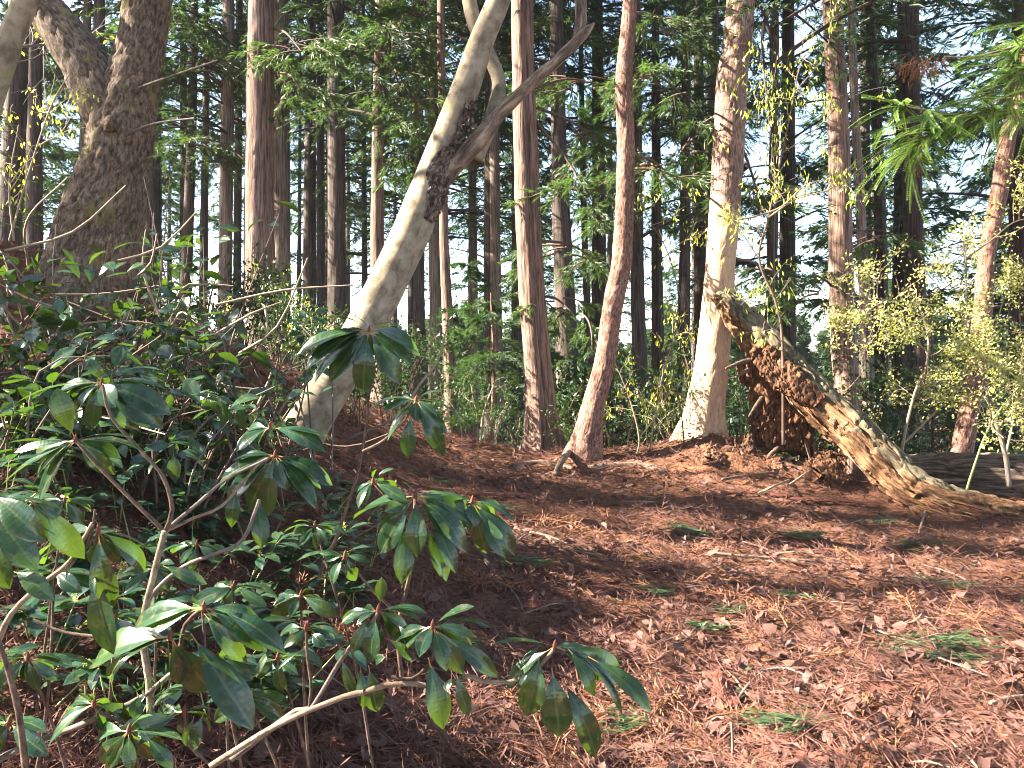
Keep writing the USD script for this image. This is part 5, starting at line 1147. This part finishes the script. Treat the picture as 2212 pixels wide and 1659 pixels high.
t = thing('yew_tree', 'conifer outside the frame whose bright sunlit flat-needled boughs hang in at the east edge', 'tree', [3.95 + .4, 6.6, H(4.35, 6.6)])
v, f, rest, th, s = tube([(4.9, 6.6, H(4.9, 6.6) - .2), (4.85, 6.6, 2), (4.9, 6.6, 5), (4.8, 6.6, 8)], [.13, .11, .09, .03], 20, .15, bark_disp(.06, 10, .2, 4, .2), full=True)
put('trunk', v, f, M['cedar_red'], t, rest=rest)
for k, (px, n_, l_) in enumerate((([(2330, 80), (2212, 165), (2120, 250), (2000, 238), (1930, 225)], 80, .55), ([(2330, 20), (2260, 60), (2200, 120), (2180, 160)], 44, .45), ([(2090, 245), (2010, 290), (1960, 330)], 40, .55), ([(2330, 180), (2240, 220), (2170, 250)], 34, .5))):
    pts = P2(px, 6.0) if k != 3 else P2(px, 6.3)
    limb(t, pts, .016, .005, 'twig_pale')
    yew_bough(t, pts, n_, rng, 6.0, l_)
pts = P2([(2330, 60), (2212, 95), (2110, 122), (2040, 122)], 6.0)
limb(t, pts, .012, .006, 'twig_pale')
q = rng.uniform(0, 1, 260)
b = R(2040, 122, 6.0) + np.array([-.30, 0, -.05]) * q[:, None] + rng.normal(size=(260, 3)) * .03 + np.array([0, 0, -.12]) * (rng.uniform(0, 1, 260) * (1 - abs(q - .4)))[:, None]
v, f = diamonds(b, rng.normal(size=(260, 3)) * .5 + [-.5, 0, -.9], .07, .007, rng)
put('dead_spray', v, f, M['needle_dead'], t, smooth=False, label='brown dead spray at the tip of a bare branch')
b = R(1985, 330, 6.0) + rng.normal(size=(60, 3)) * [.015, .02, .07]
v, f = diamonds(b, rng.normal(size=(60, 3)) * .3 + [0, 0, -1], .05, .006, rng)
put('dead_spray', v, f, M['needle_dead'], t, smooth=False)

# ------------------------------------------------------------------ litter
rng = np.random.default_rng(71)
def scatter(n, ymin, ymax, pw=1.0, xk=.72, xmin=-99):
    y = ymin + (ymax - ymin) * rng.uniform(0, 1, n) ** pw
    x = rng.uniform(-xk, xk, n) * (y + .6)
    return np.stack([x, y], 1)
def floor_dirs(xy, n, tiltz=.12, along=0.0):
    N = gnormal(xy)
    a = rng.uniform(0, 2 * np.pi, n) * (1 - along) + along * (rng.normal(size=n) * .5 + np.pi * rng.integers(0, 2, n))
    d = np.stack([np.cos(a), np.sin(a), np.zeros(n)], -1)
    d = unit(d - N * (d * N).sum(-1, keepdims=True) + N * (rng.normal(size=n) * tiltz)[:, None])
    return N, d
def lift(xy, lo, hi):
    return np.c_[xy, height(xy) + rng.uniform(lo, hi, len(xy))]
n = 115000
xy = scatter(n, 1.9, 10.5, 1.5); N, d = floor_dirs(xy, n, .2, .5)
v, f = diamonds(lift(xy, .0, .045), d, rng.uniform(.06, .26, n), rng.uniform(.0025, .005, n), rng, normal=N + rng.normal(size=(n, 3)) * .4)
put('needle_litter', v, f, M['litter'], smooth=False, label='brown dead needles strewn all over the forest floor', cat='litter', kind='stuff')
# dead cedar sprays: an axis with many short shoots
n = 6000
xy = scatter(n, 2.0, 10.5, 1.35); N, d = floor_dirs(xy, n, .16, .4)
base = lift(xy, .005, .055); L = rng.uniform(.10, .30, n); k = 16
q = np.linspace(.08, 1, k)
s = np.cross(N, d); sg = np.where(np.arange(k) % 2, 1, -1)
bend = rng.normal(size=n) * .5
ax = base[:, None] + d[:, None] * (L[:, None] * q)[..., None] + s[:, None] * (bend[:, None] * L[:, None] * q ** 2 * .5)[..., None]
dd = d[:, None] * .85 + s[:, None] * (sg * .55)[None, :, None] + N[:, None] * .10 + rng.normal(size=(n, k, 3)) * .15
v, f = diamonds(ax.reshape(-1, 3), dd.reshape(-1, 3), (L[:, None] * .38 * (1.15 - .6 * q)).ravel(), .0055, rng, normal=np.repeat(N, k, 0) + rng.normal(size=(n * k, 3)) * .5)
put('spray_litter', v, f, M['litter'], smooth=False, label='withered cedar sprays matted over the forest floor', cat='litter', kind='stuff')
n = 13000
xy = scatter(n, 2.0, 11, 1.3); keep = meshkit.fbm(np.c_[xy * .9, np.zeros(n)], 3, 17) + rng.normal(size=n) * .12 > .42; xy = xy[keep]; n = len(xy); N, d = floor_dirs(xy, n, .22)
v, f = oval_leaves(lift(xy, .004, .055), d, N + rng.normal(size=(n, 3)) * .5, rng.uniform(.03, .115, n), rng.uniform(.015, .055, n), rng.uniform(-.3, .55, n))
put('leaf_litter', v, f, M['leaf_litter'], smooth=False, label='small curled dead leaves mixed through the needle litter', cat='litter', kind='stuff')
n = 520
xy = scatter(n, 2.0, 10, 1.3); N, d = floor_dirs(xy, n, .1)
tw = []
for p, dr, nn in zip(lift(xy, .006, .03), d, N):
    l = rng.uniform(.08, .45); b_ = np.cross(nn, dr) * rng.normal() * .15 * l
    tw.append(tube([p - dr * l / 2, p + b_, p + dr * l / 2 + nn * .01], [.0028, .0022, .001], 4, l, cap=False))
v, f = join(tw)
put('twig_litter', v, f, M['twig_brown'], smooth=False, label='thin dry twigs scattered through the litter', cat='litter', kind='stuff')
n = 700
xy = scatter(n, 2.2, 9, 1.2); N, d = floor_dirs(xy, n, .2)
v, f = oval_leaves(lift(xy, .01, .06), d, N + rng.normal(size=(n, 3)) * .3, rng.uniform(.015, .035, n), rng.uniform(.012, .025, n), .15)
put('seedling_leaves', v, f, M['low'] if False else M['green_spray'], smooth=False, label='tiny green seedlings dotted over the litter', cat='seedlings', kind='stuff')

# large dead leaves one can pick out
def lobed(rng, c, d, N, L, W):
    s = np.cross(N, d); k = 9
    t = np.linspace(0, 1, k); w = np.sin(np.pi * t ** .8) ** .7 * W * (.75 + .35 * np.abs(np.sin(t * 13 + rng.uniform(0, 3)))); w[0] = w[-1] = .003
    cur = rng.uniform(-.35, .6); roll = rng.uniform(-.2, .7)
    mid = c + d * (t * L)[:, None] + N * (cur * L * t * (1 - t) + .012 * rng.normal(size=k))[:, None]
    v = np.stack([mid + s * w[:, None] * .5 + N * (roll * w * .5)[:, None], mid, mid - s * w[:, None] * .5 + N * (roll * w * .5 + .004 * rng.normal(size=k))[:, None]], 1).reshape(-1, 3)
    i = np.arange(k - 1)[:, None] * 3
    return v, np.vstack([i + [0, 1, 4], i + [0, 4, 3], i + [1, 2, 5], i + [1, 5, 4]])
for k in range(150):
    y = 2.2 + 3.4 * rng.uniform() ** 1.2
    x = rng.uniform(-.45, .66) * y
    N, d = floor_dirs(np.array([[x, y]]), 1, .12)
    v, f = lobed(rng, np.array([x, y, H(x, y) + rng.uniform(.03, .065)]), d[0], N[0], rng.uniform(.075, .15), rng.uniform(.035, .07))
    put('dead_leaf', v, f, M['leaf_litter'], label='broad curled brown leaf lying loose on the needle litter', cat='leaf', group='broad dead leaves on the litter')

def bark_slab(label, px, w, seed, th=.012, rise=.040):
    r_ = np.random.default_rng(seed)
    pts = np.array([G(*q) for q in px]); pts[:, 2] += rise
    P_, _ = spline(pts, np.ones(len(pts)), .03)
    t = unit(np.gradient(P_, axis=0)); m = len(P_)
    N = gnormal(P_[:, :2]); s = unit(np.cross(t, N)); k = 9
    x = np.linspace(-1, 1, k); ww = w * .5 * (1 + .55 * (meshkit.fbm(np.c_[np.arange(m) * .35, np.zeros((m, 2))], 2, seed) - .5) * 2); ww[0] *= .6; ww[-1] *= .7
    z = (.13 * w * (1 - x ** 2))[None] + .014 * (meshkit.fbm(np.stack(np.broadcast_arrays(np.arange(m)[:, None] * .45, x[None] * 6, 0.0), -1), 4, seed) - .5) * 2
    top = P_[:, None] + s[:, None] * (ww[:, None] * x)[..., None] + N[:, None] * z[..., None]
    bot = top - N[:, None] * th
    g = lambda o: np.arange(m * k).reshape(m, k) + o
    a, b = g(0), g(m * k)
    def quads(A_, B_, C__, D__): return np.vstack([np.stack([A_, B_, C__], -1).reshape(-1, 3), np.stack([A_, C__, D__], -1).reshape(-1, 3)])
    f = np.vstack([quads(a[:-1, :-1], a[:-1, 1:], a[1:, 1:], a[1:, :-1]), quads(b[:-1, :-1], b[1:, :-1], b[1:, 1:], b[:-1, 1:]), quads(a[:-1, 0], a[1:, 0], b[1:, 0], b[:-1, 0]), quads(a[1:, -1], a[:-1, -1], b[:-1, -1], b[1:, -1]), quads(a[0, 1:], a[0, :-1], b[0, :-1], b[0, 1:]), quads(a[-1, :-1], a[-1, 1:], b[-1, 1:], b[-1, :-1])])
    rs = np.stack(np.broadcast_arrays((ww[:, None] * x), 0.0 * x[None], np.arange(m)[:, None] * .03), -1).reshape(-1, 3)
    put('bark_piece', np.vstack([top.reshape(-1, 3), bot.reshape(-1, 3)]), f, M['red_slab'], smooth=False, rest=np.vstack([rs, rs + [0, .1, 0]]), label=label, cat='bark')
for k, (lab, px, w) in enumerate((
        ('thick brick-red bark slab standing out among the litter beside a curved grey stick', [(1545, 1447), (1555, 1500), (1575, 1553)], .10),
        ('short wide red bark slab beyond the drooping rhododendron branch', [(1135, 1318), (1180, 1322), (1216, 1312)], .10),
        ('long narrow strip of red bark across the middle of the litter', [(1190, 1268), (1300, 1262), (1400, 1240), (1475, 1232)], .07),
        ('thin red bark strip lying just nearer than the longest strip', [(1270, 1290), (1350, 1288), (1420, 1285)], .05),
        ('red bark strip on the shaded litter toward the grooved cedar', [(1040, 1040), (1090, 1036), (1130, 1030)], .08), ('long dark red bark strip at the middle of the shaded litter', [(1010, 1075), (1080, 1078), (1150, 1080)], .07),
        ('pinkish flat bark flake in full sun right of the brick-red slab', [(1890, 1500), (1925, 1515)], .08), ('broad brown bark flake at the bottom of the view', [(705, 1610), (770, 1650)], .15),
        ('brown bark plate lying in the sun at the bottom edge', [(1630, 1600), (1720, 1640), (1790, 1665)], .07), ('dark bark strip lying under the hanging whorl tips', [(1280, 1500), (1350, 1505)], .03),
        ('reddish bark strip below the broken leaning log', [(1700, 1085), (1800, 1090), (1900, 1100)], .09), ('rusty bark strip close to the split end of the log', [(1560, 1075), (1640, 1072), (1700, 1078)], .07))):
    bark_slab(lab, px, w, 200 + k)
for k, (lab, px, r0, r1, m_, lf) in enumerate((
        ('thin brown curving stick standing clear of the litter in the sun', [(1771, 1492), (1808, 1470), (1851, 1420), (1871, 1344), (1881, 1300)], .006, .004, 'twig_brown', .9),
        ('arched grey stick joined to the base of the curving one, by the brick-red slab', [(1591, 1534), (1621, 1494), (1661, 1464), (1708, 1464), (1764, 1490)], .007, .005, 'twig_grey', 1.2),
        ('long pale thin twig running toward the east edge', [(1825, 1347), (1931, 1390), (1985, 1402), (2041, 1397), (2141, 1427)], .005, .003, 'twig_pale', 1),
        ('pale straight broken stick lying across the sunny litter', [(1541, 1207), (1600, 1213), (1658, 1217), (1740, 1223), (1815, 1229)], .011, .008, 'twig_pale', .7),
        ('pale stick end poking in at the east edge', [(2140, 1540), (2180, 1528), (2230, 1522)], .010, .009, 'twig_pale', .8),
        ('thin white twig beside the long red bark strip', [(1110, 1152), (1180, 1168), (1240, 1190), (1290, 1205)], .006, .004, 'twig_pale', .8),
        ('pale wavy twig at the edge of the glossy-leaved rhododendron', [(1180, 1170), (1215, 1195), (1260, 1205), (1300, 1212)], .007, .004, 'twig_pale', .9),
        ('kinked grey twig lying before the short wide red slab', [(1085, 1235), (1100, 1280), (1118, 1305), (1130, 1330)], .006, .004, 'twig_grey', 1),
        ('thin dark stick along the shaded bottom of the litter', [(960, 1570), (1080, 1575), (1200, 1600)], .008, .005, 'twig_brown', .7),
        ('short dark rotted stick under the three-whorled rhododendron', [(1030, 1200), (1060, 1240), (1090, 1290)], .016, .012, 'darklog', .7),
        ('grey stick lying near the fallen green spray at the east', [(1990, 1230), (2060, 1250), (2100, 1275)], .006, .004, 'twig_grey', .8),
        ('brown stick in the litter near the corner of the view', [(1900, 1600), (2000, 1575), (2120, 1600)], .008, .006, 'twig_brown', .8),
        ('pale curved twig before the dark rot under the log', [(1700, 1060), (1760, 1020), (1800, 1000)], .010, .005, 'twig_pale', 1.5),
        ('stout broken stick lying under the leaning log', [(1560, 1045), (1620, 1035), (1680, 1030)], .016, .012, 'twig_brown', .8),
        ('pale stick slanting up to the rotten stump', [(1640, 1075), (1700, 1048), (1790, 1010)], .012, .008, 'twig_pale', 1.2),
        ('dry curved root arching out of the litter by the log', [(1985, 1165), (2000, 1115), (2020, 1095), (2045, 1110)], .010, .007, 'twig_pale', 2))):
    lying('stick', lab, 'stick', px, r0, r1, m_, lf, 8, seed=k + 1, step=.04)
p = G(1580, 1659); q = R(1580, 1560, p[1])
v, f = tube([p, (p + q) / 2 + [.005, 0, 0], q], [.005, .005, .004], 7, .04)
put('dry_shoot', v, f, M['twig_grey'], label='thin bare stalk sticking straight up at the bottom edge', cat='stalk')
def green_spray(label, px, L, n, seed, mt='green_spray'):
    r_ = np.random.default_rng(seed)
    c = G(*px); a = r_.uniform(-.5, .5) + np.pi * r_.integers(0, 2)
    B, D_ = [], []
    for k in range(n):
        an = a + r_.normal() * .35; d = np.array([math.cos(an), math.sin(an) * .8, r_.uniform(-.02, .12)])
        st = c + np.array([r_.normal() * L * .25, r_.normal() * L * .2, .012])
        for q in np.linspace(0, 1, 9):
            B.append(st + d * L * .5 * q); D_.append(d + r_.normal(size=3) * [.3, .3, .08])
    B = np.array(B); B[:, 2] = np.maximum(B[:, 2] + .03, height(B[:, :2]) + .035)
    v, f = diamonds(B, np.array(D_), L * .24, .008, r_, normal=np.array([0, 0, 1.0]) + r_.normal(size=(len(B), 3)) * .45)
    put('cedar_spray', v, f, M[mt], smooth=False, label=label, cat='spray')
for k, (lab, px, L, n) in enumerate((
        ('long fresh green cedar spray near the east edge, beneath the long pale twig', (2100, 1430), .34, 26), ('green cedar spray lying just west of the long fresh one', (2020, 1395), .22, 16), ('bushy green spray lying in the sun under the lying log', (2080, 1275), .26, 22),
        ('dark green spray half shaded in the middle of the sunny litter', (1520, 1165), .30, 24), ('small green spray near the bottom edge beside a dry stalk', (1740, 1575), .22, 16), ('green spray lying behind the short wide red slab', (1440, 1290), .18, 14), ('faint green spray on shaded litter beyond the glossy rhododendron', (1090, 1225), .26, 18),
        ('dull green spray near the crest in shade', (1010, 1105), .30, 18), ('green spray on the crest side below the grooved cedar', (950, 1050), .26, 16), ('spray of green needles below the reddish bark strip', (1700, 1165), .28, 20), ('small bright green sprig beside the pale straight stick', (1690, 1302), .16, 10),
        ('green tuft next to the brick-red slab', (1500, 1370), .16, 10), ('dark green tuft at the bottom edge below the hanging whorl', (1390, 1580), .2, 16), ('green sprig in the sun in the middle distance', (1560, 1330), .16, 10), ('green spray before the rot heap', (1700, 985), .34, 26), ('small green spray at the far corner of the sunny litter', (1960, 1190), .24, 14), ('dead-looking bluish green spray near the leaning log foot', (1880, 1140), .24, 14), ('green tuft under the drooping rhododendron branch', (1030, 1420), .22, 18))):
    green_spray(lab, px, L * 1.15, int(n * 1.5), 300 + k)

rng = np.random.default_rng(88)
for k, (x, y, hh) in enumerate(((-5.2, 5.0, 2.2), (-6.5, 8.4, 2.4), (-4.9, 2.75, 2.3))):
    b = np.array([x, y, H(x, y)])
    t = thing('budding_tree', ['thin budding tree on the bank, nearer one of a pair', 'thin budding tree on the bank, further one of a pair', 'bare thin tree low on the bank beside the rhododendrons'][k], 'tree', b)
    st = [([b - [0, 0, .2], b + [.1, .1, hh * .5], b + [.25, 0, hh], b + [.4, .1, hh * 1.9]], .06, .02, 'twig_grey')]
    for q in range(5):
        a = rng.uniform(-1.2, 1.2)
        st.append(([b + [.2, 0, hh * (.6 + .2 * q)], b + [.5 + math.cos(a) * .5, math.sin(a) * .6, hh * (.8 + .25 * q)], b + [.7 + math.cos(a) * 1.3, math.sin(a) * 1.6, hh * (1.0 + .28 * q)]], .03, .010, 'twig_grey'))
    twiggy(t, st, rng, 2, .8, .009, 'twig_grey', 'catkin', 1, .07, .035, kids=(2, 3))

rng = np.random.default_rng(95)
for k in range(56):
    y = 2.3 + 4.2 * rng.uniform() ** 1.2; x = rng.uniform(-.30, .64) * y
    N, d = floor_dirs(np.array([[x, y]]), 1, .08, .6); N, d = N[0], d[0]
    sd = np.cross(N, d); L = rng.uniform(.22, .48); q = np.linspace(0, 1, 15)
    ax = np.array([x, y, 0]) + d * (L * q)[:, None] + sd * (rng.normal() * .35 * L * q ** 2)[:, None]
    ax[:, 2] = height(ax[:, :2]) + .045 + .05 * np.sin(np.pi * q) * rng.uniform(.2, 1)
    B, D_ = [], []
    for i in range(1, 15):
        for sg in (-1, 1):
            tw = unit(d * .75 + sd * sg * rng.uniform(.3, .8) + N * rng.normal() * .2)
            for r_ in np.linspace(.1, 1, 4):
                B.append(ax[i] + tw * L * .26 * (1.1 - q[i] * .7) * r_); D_.append(tw + rng.normal(size=3) * .25)
    v, f = diamonds(np.array(B), np.array(D_), L * .11, .006, rng)
    w = tube(ax, np.linspace(.004, .0015, 15), 4, .05, cap=False)
    v, f = join([(v, f), w])
    put('withered_spray', v, f, M['needle_dead'], smooth=False, label='withered brown cedar spray lying loose on the litter', cat='spray', group='withered cedar sprays on the litter')
for k in range(40):
    y = 2.4 + 6 * rng.uniform() ** 1.1; x = rng.uniform(-.25, .62) * y
    a = rng.normal() * .5 + (1.2 if k % 5 == 0 else 0); L = rng.uniform(.18, .7)
    pts = np.array([[x + math.cos(a) * L * q, y + math.sin(a) * L * q + .04 * L * math.sin(3 * q + k), 0] for q in (-.5, -.15, .2, .5)])
    pts[:, 2] = height(pts[:, :2]) + .035 + np.array([0, .01, .02, .035]) * rng.uniform(0, 1.4)
    r0 = rng.uniform(.003, .0075)
    v, f, rest, th, s_ = tube(pts, [r0, r0 * .95, r0 * .8, r0 * .4], 7, .03, lambda TH, S, rest: .3 * (meshkit.fbm(rest * 40, 2, k) - .5), full=True)
    put('stick', v, f, M[['stem_pale', 'stem_brown', 'stem_grey'][k % 3]], rest=rest, label='short dry stick lying loose among the needles and leaves', cat='stick', group='short dry sticks on the litter')
